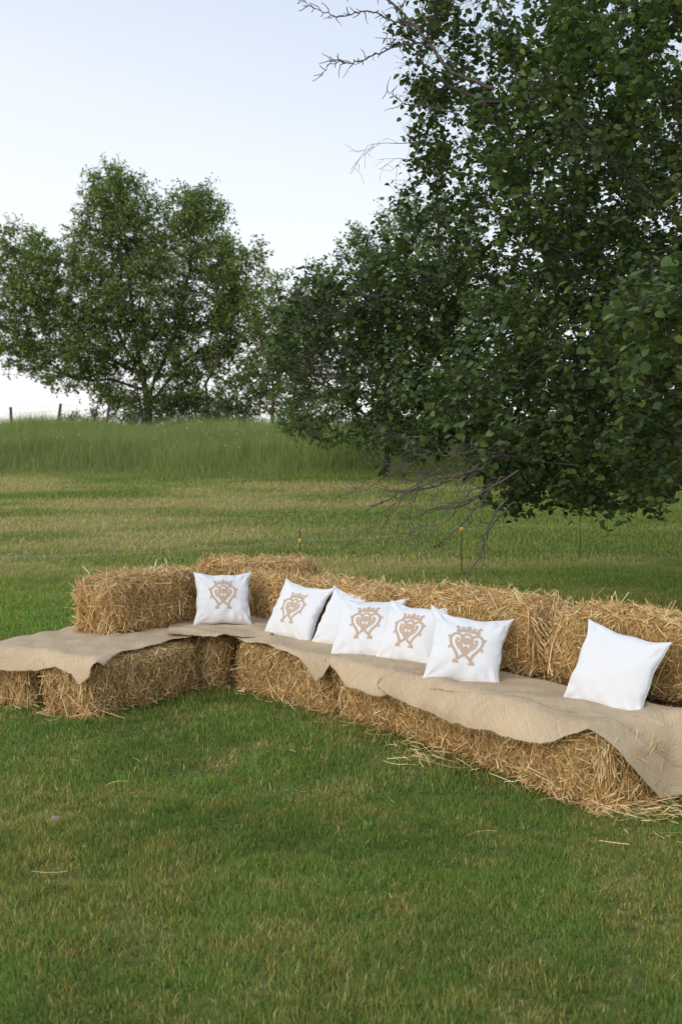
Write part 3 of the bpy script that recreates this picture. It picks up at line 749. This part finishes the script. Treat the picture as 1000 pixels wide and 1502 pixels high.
def tubes(P, par, R_, k=5, wob=0.0, mask=None):
    i = np.arange(1, len(P))
    if mask is not None: i = i[mask[1:]]
    a = P[par[i]]; b = P[i]; T = norm(b - a); ref = np.where(np.abs(T[:, 2:3]) > .9, [[1., 0, 0]], [[0, 0, 1.]])
    A_ = norm(np.cross(T, ref)); B_ = np.cross(T, A_); an = np.linspace(0, 2 * np.pi, k, endpoint=False)
    off = np.cos(an)[None, :, None] * A_[:, None] + np.sin(an)[None, :, None] * B_[:, None]
    ra = np.minimum(R_[par[i]], R_[i] * 1.5)[:, None, None]; rb = R_[i][:, None, None]
    V = np.concatenate([a[:, None] + off * ra, (b + T * R_[i][:, None] * .3)[:, None] + off * rb], 1).reshape(-1, 3)
    bs = (np.arange(len(i)) * 2 * k)[:, None, None]; j = np.arange(k); j2 = (j + 1) % k
    Q = (bs + np.stack([j, j2, j2 + k, j + k], -1)[None]).reshape(-1, 4)
    return V, Q
def ell(n, c, rd, r, shell=.0):
    v = norm(r.normal(size=(n, 3))); q = (shell ** 3 + (1 - shell ** 3) * r.random(n)) ** (1 / 3)
    return np.array(c) + v * q[:, None] * np.array(rd)
def twig_chain(start, dirv, length, r0, r, seg=.06, kink=.35, thorn=.0):
    """a kinky bare twig with side twigs, as nodes/parents/radii"""
    P = [np.array(start, float)]; par = [-1]; R_ = [r0]
    def grow(i, d, ln, rad_, lvl):
        d = np.array(d, float); n = max(2, int(ln / seg))
        for k in range(n):
            d = norm(d + r.normal(0, kink, 3) * .5 + np.array([0, 0, .015]))
            P.append(P[i] + d * seg * (1 if lvl else 1.0)); par.append(i); i = len(P) - 1
            rr_ = rad_ * (1 - .75 * (k + 1) / n); R_.append(max(rr_, .0011))
            if lvl < 3 and r.random() < (.55 if lvl else .6):
                sd_ = norm(d + norm(r.normal(0, 1, 3)) * .9)
                grow(i, sd_, ln * r.uniform(.15, .5), rr_ * .65, lvl + 1 if ln > .25 else 3)
    grow(0, dirv, length, r0, 0)
    return np.array(P), np.array(par), np.array(R_)

GL = np.array([[.046, .074, .022], [.062, .092, .024], [.034, .060, .022], [.082, .110, .028], [.050, .078, .032]])
def tree(name, label, base_, trunk, lobes, step, infl, kill, tip, leaf, per, sprd, cols, seed, detail, maxr, bark=(.10, .085, .07), droop=.25, flat=.6, dead=None, twig_k=4, exclude=None, thin_out=None, fruit=0):
    """trunk: list of (x,y,z) seed path; lobes: (centre, radii, attractors, shell)"""
    r = np.random.default_rng(seed)
    root = thing(name, label, 'tree', tuple(base_), 0); bo = np.array(base_, float)
    att = np.concatenate([ell(n, c, rd, r, sh) for c, rd, n, sh in lobes])
    if exclude is not None: att = att[~exclude(att)]
    sn, sp = trunk
    P, par = colonize(att, (sn, sp), step, infl, kill)
    R_ = radii(P, par, tip)
    V, Q = tubes(P, par, R_, 6)
    Vs = [V]; Qs = [Q]; b = len(V)
    thin = np.where((R_ < maxr))[0]; thin = thin[thin > len(sn)]
    # twiglets
    m = len(thin) * per[0]
    src = P[np.repeat(thin, per[0])]
    tdir = norm(r.normal(size=(m, 3)) + np.array([0, 0, .1])); tl = sprd * r.uniform(.4, 1.2, m)
    tipp = src + tdir * tl[:, None]
    TP = np.concatenate([src, tipp]); tpar = np.concatenate([np.zeros(m, int), np.arange(m)])
    ii = np.arange(m, 2 * m); msk = np.zeros(2 * m, bool); msk[ii] = True
    V2, Q2 = tubes(TP, tpar, np.concatenate([np.full(m, tip * .9), np.full(m, tip * .45)]), 3, mask=msk)
    Vs.append(V2); Qs.append(Q2 + b); b += len(V2)
    for dd in (dead or []):
        DP, dpar, DR = dd; V3, Q3 = tubes(DP, dpar, DR, 4); Vs.append(V3); Qs.append(Q3 + b); b += len(V3)
    V = np.concatenate(Vs) - bo
    bc = np.tile(np.array(bark), (len(V), 1)); 
    if dead: 
        nd = sum((len(d[0]) - 1) * 8 for d in dead); bc[len(bc) - nd:] = (.115, .10, .088)
    mesh('trunk', V, [np.concatenate(Qs)], col=bc, mat=M_bark, parent=root, smooth_=True)
    # leaves along the twiglets
    k = per[1]; t_ = r.uniform(.25, 1.1, m * k)
    LPp = np.repeat(src, k, 0) + np.repeat(tipp - src, k, 0) * t_[:, None] + r.normal(0, leaf * .35, (m * k, 3))
    if exclude is not None: LPp = LPp[~exclude(LPp)]
    if thin_out is not None: LPp = LPp[r.random(len(LPp)) > thin_out(LPp)]
    n = len(LPp)
    c = cols[r.integers(0, len(cols), n)] * r.uniform(.75, 1.3, n)[:, None] * (.78 + .5 * fbm(LPp[:, 0] * 1.2 / (leaf * 12) + 9, (LPp[:, 2] + LPp[:, 1] * .6) * 1.2 / (leaf * 12), 2))[:, None]
    V, Q, C = leaves(LPp - bo, leaf, c, seed, detail, flat, droop=droop)
    mesh('crown', V, [Q], col=C, mat=M_leaf if detail else M_farleaf, parent=root, smooth_=False)
    if fruit:
        k_ = r.choice(len(tipp), fruit, replace=False); c0 = np.repeat(tipp[k_], 4, 0) + r.normal(0, .014, (fruit * 4, 3)); s_ = r.uniform(.0045, .0075, len(c0))[:, None, None]
        oc = np.array([[1, 0, 0], [-1, 0, 0], [0, 1, 0], [0, -1, 0], [0, 0, 1.1], [0, 0, -1.1]], float)
        Vf = (c0[:, None] + oc[None] * s_).reshape(-1, 3) - bo; tf = np.array([[0, 2, 4], [2, 1, 4], [1, 3, 4], [3, 0, 4], [2, 0, 5], [1, 2, 5], [3, 1, 5], [0, 3, 5]])
        cf = np.array([[.30, .27, .06], [.36, .22, .06], [.22, .25, .07]])[r.integers(0, 3, len(c0))]
        mesh('fruit', Vf, [((np.arange(len(c0)) * 6)[:, None, None] + tf[None]).reshape(-1, 3)], col=np.repeat(cf, 6, 0), mat=M_leaf, parent=root, smooth_=True)['kind'] = 'stuff'
    print(name, 'twigs', m, 'nodes', len(P), 'leaves', n)
    return root
def trunk_path(pts, step):
    pts = np.array(pts, float); out_ = [pts[0]]
    for a, b in zip(pts[:-1], pts[1:]):
        n = max(1, int(np.linalg.norm(b - a) / step))
        for k in range(1, n + 1): out_.append(a + (b - a) * k / n)
    return out_, [-1] + list(range(len(out_) - 1))
def join_paths(main, sides, step):
    P, par = trunk_path(main, step)
    wr = np.random.default_rng(int(abs(main[0][0]) * 1000))
    for pts in sides:
        i = int(np.argmin([np.linalg.norm(np.array(pts[0]) - p) for p in P])); prev = i
        q_, _ = trunk_path([P[i]] + list(pts[1:]), step)
        m_ = len(q_) - 1; wb = np.cumsum(wr.normal(0, step * .22, (m_, 3)), 0) if m_ else 0
        if m_: wb = wb - np.linspace(0, 1, m_)[:, None] * wb[-1] * .7
        for k_, x in enumerate(q_[1:]): P.append(x + wb[k_]); par.append(prev); prev = len(P) - 1
    return P, par

# --- the big near tree
rd_ = np.random.default_rng(77)
def px_lobe(px, py, Y, rx, ry, rz, n, sh=.3):
    return (at(px, py, Y), (rx, ry, rz), n, sh)
dead = []
def dead_to(p_from, p_to, r0=.010, kink=.30, seg=.05):
    a = np.array(p_from); b = np.array(p_to); return twig_chain(a, norm(b - a), np.linalg.norm(b - a), r0, rd_, seg, kink)
for (x0, y0, x1, y1, Y, r0) in ((600, 90, 470, 20, 7.6, .012), (610, 110, 495, 105, 7.6, .011), (640, 170, 575, 160, 7.8, .008), (600, 45, 520, -20, 7.5, .010),
        (520, 470, 400, 500, 9.0, .010), (560, 520, 400, 560, 9.2, .010), (540, 430, 410, 395, 9.3, .008), (560, 560, 430, 590, 9.0, .009), (500, 540, 395, 600, 9.1, .006),
        (740, 700, 570, 725, 6.4, .012), (700, 690, 520, 755, 6.5, .011), (760, 690, 650, 770, 6.2, .010), (700, 640, 590, 690, 6.6, .009), (745, 730, 690, 850, 6.1, .009), (640, 640, 480, 640, 7.5, .009), (690, 720, 610, 800, 6.3, .006),
        (730, 20, 700, 130, 6.5, .006), (1010, 440, 900, 430, 4.9, .006), (1010, 492, 940, 495, 4.9, .005)):
    if y0 > 200: dead.append(dead_to(at(x0, y0, Y), at(x1, y1, Y), r0 * .7))
for k in range(17):
    x0, y0 = rd_.uniform(470, 580), rd_.uniform(440, 590); a_ = rd_.uniform(2.6, 3.9); l_ = rd_.uniform(50, 120); Y = rd_.uniform(8.6, 9.3)
    dead.append(dead_to(at(x0, y0, Y), at(x0 + l_ * math.cos(a_), y0 - l_ * math.sin(a_) * .7, Y - .2), .0030, .34, .04))
for k in range(10):
    x0, y0 = rd_.uniform(620, 770), rd_.uniform(640, 715); l_ = rd_.uniform(60, 150); a_ = rd_.uniform(3.2, 4.3); Y = rd_.uniform(6.1, 6.9)
    dead.append(dead_to(at(x0, y0, Y), at(x0 + l_ * math.cos(a_), y0 - l_ * math.sin(a_), Y - .2), .0034, .30, .04))
for k in range(3):
    x0, y0 = rd_.uniform(600, 640), rd_.uniform(150, 300); l_ = rd_.uniform(40, 90); a_ = rd_.uniform(2.7, 3.5); Y = rd_.uniform(7.4, 8.2)
    dead.append(dead_to(at(x0, y0, Y), at(x0 + l_ * math.cos(a_), y0 - l_ * math.sin(a_), Y - .2), .0040, .20, .05))
def spur_branch(pts, r0, r1, Y0, Y1, spurs=.5):
    # a smooth bare bough through photo points, with short thorny spurs
    q = bez([(a, b) for a, b in pts], 10); n = len(q); Ys = np.linspace(Y0, Y1, n)
    P = [at(a, b, yy) + rd_.normal(0, .004, 3) for (a, b), yy in zip(q, Ys)]; par = [-1] + list(range(n - 1)); R_ = list(np.linspace(r0, r1, n))
    for i in range(4, n):
        if rd_.random() < spurs:
            d = norm(P[i] - P[i - 1]); s_ = norm(d * .6 + norm(rd_.normal(0, 1, 3)) * .9); j = i
            for k in range(rd_.integers(1, 5)):
                P.append(P[j] + s_ * rd_.uniform(.022, .045)); par.append(j); j = len(P) - 1; R_.append(max(.0035 - .0007 * k, .0015)); s_ = norm(s_ + rd_.normal(0, .35, 3))
    dead.append((np.array(P), np.array(par), np.array(R_)))
spur_branch([(720, 140), (660, 115), (622, 70), (590, 35), (560, 8), (515, -25)], .016, .006, 7.4, 7.6)
spur_branch([(612, 52), (575, 45), (540, 30), (500, 38), (470, 30), (437, 12)], .008, .0022, 7.5, 7.7, .8)
spur_branch([(625, 75), (585, 78), (550, 92), (515, 104), (490, 100), (471, 123)], .008, .0022, 7.5, 7.7, .8)
spur_branch([(560, 8), (535, -4), (505, 2), (480, -15)], .005, .002, 7.6, 7.7, .8)
spur_branch([(665, 175), (625, 165), (595, 163), (566, 143)], .006, .002, 7.6, 7.8, .8)
spur_branch([(600, 60), (585, 30), (600, 5), (590, -20)], .004, .002, 7.5, 7.6, .8)
spur_branch([(780, 690), (735, 668), (690, 690), (640, 712), (590, 722), (545, 745)], .012, .003, 6.5, 6.3, .7)
spur_branch([(735, 668), (700, 660), (660, 668), (610, 660)], .006, .002, 6.4, 6.4, .7)
spur_branch([(755, 735), (722, 770), (702, 815), (686, 850)], .007, .002, 6.2, 6.1, .5)
spur_branch([(735, 700), (690, 755), (655, 790), (640, 800)], .006, .002, 6.3, 6.2, .5)
BX, BY = 4.5, 9.4
mainp = [(BX, BY, -.1), (BX - .05, BY, 1.0), (BX - .2, BY - .1, 1.9), (BX - .3, BY, 3.2), (BX - .2, BY, 5.0), (BX, BY, 6.3)]
sides = [[(BX - .1, BY, 1.3), (3.2, 9.0, 2.4), (2.0, 8.6, 3.2), tuple(at(850, 175, 7.6)), tuple(at(720, 140, 7.4)), tuple(at(620, 100, 7.4))],
         [(BX - .1, BY, 1.2), (3.3, 8.8, 2.2), tuple(at(860, 400, 8.2)), tuple(at(760, 450, 8.4)), tuple(at(640, 430, 8.7)), tuple(at(560, 465, 8.9)), tuple(at(470, 430, 9.2))],
         [(BX - .1, BY, 1.2), (3.4, 8.2, 1.7), tuple(at(840, 560, 7.2)), tuple(at(740, 690, 6.4))],
         [(BX - .1, BY, 1.4), (3.4, 7.6, 2.5), (2.4, 6.0, 3.1), tuple(at(960, 380, 5.2))],
         [(BX - .1, BY, 1.5), (5.8, 8.6, 3.2), (6.4, 8.2, 4.2)], [(BX - .1, BY, 1.7), (5.0, 10.8, 3.4), (5.0, 11.6, 4.4)],
         [(BX - .2, BY, 2.2), (3.5, 7.4, 4.2), (2.8, 6.4, 5.0)]]
def excl(Pt):
    """keep the crown clear of the open sky at upper left and of the ground"""
    return (Pt[:, 2] < .85 + .1 * np.sin(Pt[:, 0] * 3)) | ((Pt[:, 0] < .40 + .14 * np.sin(Pt[:, 2] * 5)) & (Pt[:, 2] > 3.3)) | (Pt[:, 1] < 3.7)
tree('hawthorn_tree', 'huge dark leafy tree overhanging the seats at the right, bare grey twigs at its edges', (BX, BY, 0), join_paths(mainp, sides, .22),
     [((4.7, 9.3, 4.3), (3.9, 3.5, 3.2), 2300, .62), ((3.2, 7.6, 3.4), (2.3, 2.2, 2.3), 1100, .5), ((3.4, 10.9, 3.1), (2.7, 1.3, 2.3), 700, 0),
      px_lobe(700, 100, 8.4, .75, 1.2, 1.0, 230), px_lobe(640, 230, 8.6, .45, .9, .6, 110), px_lobe(720, 330, 8.4, .95, 1.2, .9, 260), px_lobe(615, 225, 8.4, .26, .6, .45, 90, 0), px_lobe(625, 110, 8.2, .3, .7, .5, 90, 0), px_lobe(610, 385, 9.2, .6, .8, .32, 150, 0), px_lobe(660, 300, 8.8, .4, .8, .5, 120, 0), px_lobe(650, 30, 8.0, .5, .8, .6, 90),
      px_lobe(560, 480, 9.4, .85, 1.0, .70, 330, .1), px_lobe(500, 400, 9.5, .45, .6, .22, 60, 0), px_lobe(660, 600, 8.2, .55, .9, .35, 150, .1), px_lobe(590, 600, 9.0, .6, .8, .32, 130, .1), px_lobe(470, 470, 9.3, .45, .6, .4, 100, 0), px_lobe(610, 650, 8.4, .4, .6, .2, 70, 0), px_lobe(450, 540, 9.4, .45, .6, .45, 90, 0),
      px_lobe(800, 560, 6.9, .85, 1.1, .75, 380, .2), px_lobe(870, 690, 6.6, .50, .7, .36, 150, .1), px_lobe(800, 735, 7.4, .5, .5, .17, 60, 0), px_lobe(950, 600, 6.0, .6, .8, .55, 200, .1), px_lobe(730, 660, 6.6, .30, .5, .30, 70, 0),
      px_lobe(980, 460, 5.1, .38, .5, .35, 90, 0), px_lobe(985, 450, 4.4, .30, .35, .16, 50, 0), px_lobe(960, 520, 4.6, .22, .3, .16, 30, 0), px_lobe(900, 200, 6.5, .9, 1.0, .9, 260, .2), px_lobe(1000, 690, 7.6, .6, 1, .4, 110, .1)],
     .13, 1.2, .22, .0026, .058, (6, 7), .18, GL * 1.42, 5, True, .0085, fruit=1500, dead=dead, bark=(.065, .055, .048), exclude=excl, thin_out=lambda Q_: .42 * smooth(2.4, 1.0, Q_[:, 0]) * smooth(2.6, 3.6, Q_[:, 2]) + .62 * smooth(.0, .55, wav(Q_, 3, 4.2, 8)))

# --- second hawthorn further back
Yb = 23.5; bz = float(ground_z(1.05, Yb))
tree('hawthorn_tree', 'round dark tree behind the big one, its short trunk rising from the tall grass', (1.05, Yb, bz),
     join_paths([(1.05, Yb, bz - .1), (1.15, Yb, bz + 1.1), (1.0, Yb, bz + 2.0), (1.2, Yb, bz + 3.6)], [[(1.1, Yb, bz + .9), (0, Yb - .4, bz + 2.0)], [(1.1, Yb, bz + .9), (2.4, Yb, bz + 2.0)], [(1.0, Yb, bz + 1), (1.2, Yb - 1, bz + 2)]], .3),
     [px_lobe(590, 430, Yb, 1.6, 1.5, 1.5, 420), px_lobe(640, 500, Yb, 1.9, 1.8, 1.7, 420), px_lobe(500, 530, Yb, 1.5, 1.5, 1.2, 360, .2), px_lobe(445, 590, Yb, .6, .9, .7, 90, .2), px_lobe(560, 360, Yb, 1.2, 1, .55, 180, .1), px_lobe(480, 430, Yb, .9, 1, .8, 140, .1), px_lobe(610, 320, Yb, .9, 1, .5, 130, .1), px_lobe(425, 520, Yb, .75, .8, 1.0, 150, .1), px_lobe(460, 630, Yb, .9, .9, .45, 110, 0), px_lobe(560, 650, Yb - .8, 1.2, .8, .35, 120, 0), px_lobe(640, 360, Yb, 1.0, 1, .8, 160, .1), px_lobe(720, 520, Yb, 1.6, 1.5, 2.0, 300), px_lobe(640, 610, Yb, 1.2, 1.2, .8, 200), px_lobe(720, 620, Yb, 1.5, 1.2, 1.0, 220), px_lobe(505, 605, Yb, 1.2, .9, .6, 160), px_lobe(600, 640, Yb - .6, 1.3, .9, .5, 160)],
     .26, 2.5, .42, .0085, .105, (8, 8), .36, GL * 2.3, 9, False, .022, bark=(.035, .028, .024))

# --- big tree at left
Yt = 42.; FG = np.array([[.098, .135, .044], [.125, .160, .050], [.072, .108, .042], [.160, .185, .056]])
def L_(px, py, rx, ry, n, dy=2.2, sh=.35, dY=0): return (at(px, py, Yt + dY), (rx * Yt / F, dy, ry * Yt / F), n, sh)
tb = at(222, 640, Yt); tb[2] = float(ground_z(tb[0], Yt)); up = lambda px, py, dY=0: tuple(at(px, py, Yt + dY))
tree('broadleaf_tree', 'tall spreading tree on the skyline at the left, several rounded crown lobes', tb,
     join_paths([tuple(tb + [0, 0, -.2]), up(218, 590), up(205, 520), up(195, 430), up(185, 330)],
                [[up(218, 590), up(250, 500), up(285, 400), up(295, 330)], [up(215, 560), up(140, 500, -1), up(60, 430, -1)], [up(215, 540), up(150, 460, 1), up(120, 400, 1)], [up(218, 590), up(270, 540, 1), up(320, 470, 1)], [up(205, 480), up(215, 420, -1.5)], [up(215, 570), up(110, 555), up(60, 520)]], .5),
     [L_(178, 300, 48, 48, 260), L_(205, 350, 55, 70, 320), L_(150, 385, 60, 55, 260), L_(292, 318, 36, 42, 190), L_(300, 385, 48, 60, 240), L_(45, 375, 42, 42, 170), L_(60, 430, 72, 55, 300), L_(130, 455, 75, 70, 420), L_(215, 450, 85, 80, 520, 3),
      L_(45, 500, 55, 48, 220, 1.8), L_(110, 545, 55, 34, 150, 1.6), L_(250, 520, 75, 55, 300), L_(330, 430, 36, 55, 170), L_(165, 560, 30, 30, 60, 1.2), L_(-20, 440, 40, 60, 140), L_(215, 575, 30, 25, 60, 1.2), L_(320, 500, 40, 45, 110, 1.5), L_(30, 545, 18, 12, 18, .6), L_(190, 590, 60, 22, 90, 1.6), L_(275, 590, 55, 24, 90, 1.6), L_(150, 510, 70, 50, 200)],
     .42, 3.0, .55, .012, .145, (10, 12), .66, FG * 1.6, 15, False, .05, bark=(.09, .075, .06), dead=None, exclude=lambda Pt: (Pt[:, 2] < 3.3), thin_out=lambda Q_: .6 * smooth(.1, .6, wav(Q_, 5, 2.0, 8)))
tb = at(318, 640, 41.); tb[2] = float(ground_z(tb[0], 41.))
tree('slender_tree', 'slender leaning tree right of the big spreading tree, thin stems showing at its foot', tb,
     join_paths([tuple(tb + [0, 0, -.2]), tuple(at(305, 605, 41)), tuple(at(280, 570, 41)), tuple(at(270, 540, 41))], [[tuple(at(305, 605, 41)), tuple(at(300, 570, 41)), tuple(at(330, 510, 41)), tuple(at(345, 420, 41))]], .45),
     [(at(352, 400, 41), (.95, 1, 1.5), 130, .2), (at(350, 480, 41), (1.2, 1.2, 1.4), 170, .2), (at(330, 570, 41), (1.0, 1, .8), 110, .1), (at(270, 535, 41), (.6, .6, .5), 40, .1), (at(365, 590, 41), (1.3, 1, .8), 180, .1), (at(310, 600, 41), (1.0, .8, .5), 90, .1)],
     .4, 3, .5, .012, .16, (7, 8), .55, FG * 1.5, 18, False, .045, bark=(.08, .065, .05))
tb = at(398, 640, 40.); tb[2] = float(ground_z(tb[0], 40.))
tree('slender_tree', 'thin upright tree on the bank just left of the round dark tree', tb,
     join_paths([tuple(tb + [0, 0, -.2]), tuple(at(402, 570, 40)), tuple(at(388, 510, 40))], [[tuple(at(402, 570, 40)), tuple(at(425, 500, 40))]], .3),
     [(at(384, 395, 40), (.5, .6, 1.1), 90, .1), (at(385, 460, 40), (1.0, .9, 1.4), 180, .2), (at(385, 550, 40), (1.3, 1, 1.3), 240, .2), (at(430, 500, 40), (1.1, 1, 2.2), 240, .2), (at(408, 470, 39), (1.0, 1, 1.9), 200, .1), (at(450, 600, 40), (1.4, 1, .9), 110, .2)],
     .4, 3, .5, .012, .16, (7, 8), .55, FG * 1.5, 19, False, .045, bark=(.08, .065, .05))
# bushes at the foot
def bush(label, px, py, Y, rx, rz, n, cols, seed, leaf=.10):
    c = at(px, py, Y); g = float(ground_z(c[0], Y)); b = np.array([c[0], Y, g])
    t_ = tree('bush', label, b, join_paths([tuple(b + [0, 0, -.1]), tuple(b + [0, 0, .4])], [], .2), [(np.array([c[0], Y, g + rz * .9]), (rx, rx * .7, rz), n, .2)], .25, 2, .35, .008, leaf * 1.1, (7, 8), .32, cols * 1.3, seed, False, .03)
    t_['category'] = 'bush'; return t_
bush('dark green bush at the foot of the big spreading tree', 235, 598, 40.5, 1.6, 1.15, 260, FG * .7, 31)
bush('dark green bush on the bank under the slender leaning tree', 330, 602, 40.2, 1.5, .8, 200, FG * .75, 34)
bush('low green bush on the bank left of the dark bush at the big spreading tree', 180, 610, 40.8, .8, .55, 80, FG * .85, 35)
bush('low reddish brown bush between the leaning fence posts', 138, 612, 41, .75, .65, 70, np.array([[.13, .085, .05], [.08, .09, .04], [.15, .09, .06]]), 32)
bush('small green bush left of the reddish one, by the middle fence post', 108, 615, 41.5, .7, .6, 60, FG * .8, 33)

# ------------------------------------------------------------------ fences
M_metal = mat_attr('rusty_metal', .8, .3); M_plast = mat_attr('yellow_plastic', .45, .5)
def cyl(name, a, b, r0, r1, col, mat, parent, k=8):
    P = np.array([a, b], float); V, Q = tubes(P, np.array([-1, 0]), np.array([r0, r1]), k)
    return mesh(name, V, [Q, np.arange(k)[None, ::-1], (np.arange(k) + k)[None]], col=np.tile(col, (len(V), 1)), mat=mat, parent=parent)
ef = thing('electric_fence', 'thin wire fence on rusty rods with yellow insulators crossing the mown field', 'fence', (1.55, 12.8, 0))
EFO = np.array([1.55, 12.8, 0])
posts = [(440, 778, 793, 12.4), (677, 770, 776, 12.8), (851, 742, 752, 13.9)]
ins = []
for px, pt, pi_, Y in posts:
    tp = at(px, pt, Y); ip = at(px, pi_, Y); g = float(ground_z(tp[0], Y))
    po = cyl('post', np.array([tp[0], Y, g - .05]) - EFO, tp - EFO, .0075, .0075, (.10, .055, .035), M_metal, ef)
    c = ip - EFO
    # insulator: clip body, collar and hook
    an = np.linspace(0, 2 * np.pi, 12, endpoint=False); prof = [(.0, -.024), (.016, -.022), (.022, -.010), (.014, -.003), (.024, .004), (.022, .016), (.012, .024), (0, .026)]
    V = np.array([[c[0] + math.cos(a) * q_, c[1] - .012 + math.sin(a) * q_, c[2] + z_] for q_, z_ in prof for a in an])
    ii = np.arange(len(V)).reshape(len(prof), 12); jn = np.roll(ii, -1, 1); Q = np.stack([ii[:-1], jn[:-1], jn[1:], ii[1:]], -1).reshape(-1, 4)
    mesh('insulator', V, [Q], col=np.tile((.80, .50, .02), (len(V), 1)), mat=M_plast, parent=po, smooth_=True)
    ins.append(c + [0, -.03, 0])
left = at(-60, 818, 11.6) - EFO; right = np.array([at(1100, 735, 15.5)])[0] - EFO
pth = []
for a, b in zip([left] + ins, ins + [right]):
    t_ = np.linspace(0, 1, 20)[:, None]; pth.append(a + (b - a) * t_ - np.array([0, 0, .05]) * 4 * t_ * (1 - t_) * np.linalg.norm(b - a) / 4)
rope(np.concatenate(pth)[::1] + np.random.default_rng(1).normal(0, .0005, (80, 3)), .0018, (.42, .43, .40), 'wire', M_metal, ef, 5)

ff = thing('wire_fence', 'old field fence on the skyline at the far left, leaning wooden posts and thin wires', 'fence', (-13, 41.5, 2.8)); FO = np.array([-13, 41.5, 2.8])
tops = []
for px, pt, lean, Y in ((18, 598, .02, 40.5), (91, 593, -.16, 40.5), (162, 593, -.16, 40.5), (-60, 600, .05, 40.5)):
    tp = at(px, pt, Y); g = float(ground_z(tp[0], Y)); bt = np.array([tp[0] - lean * -1.3, Y, g - .1])
    cyl('post', bt - FO, tp - FO, .065, .055, (.09, .075, .06), M_bark, ff, 9); tops.append((bt, tp))
tops.sort(key=lambda q_: q_[1][0])
for f in (.62, .8, .95):
    pp = [bt + (tp - bt) * f - FO + [0, -.06, 0] for bt, tp in tops]; pp = [pp[0] + [-6, 0, .1]] + pp + [pp[-1] + [6, .5, 0]]
    rope(np.concatenate([np.linspace(a, b, 6) for a, b in zip(pp[:-1], pp[1:])]) + np.random.default_rng(2).normal(0, .001, (30, 3)), .004, (.3, .3, .3), 'wire', M_metal, ff, 4)
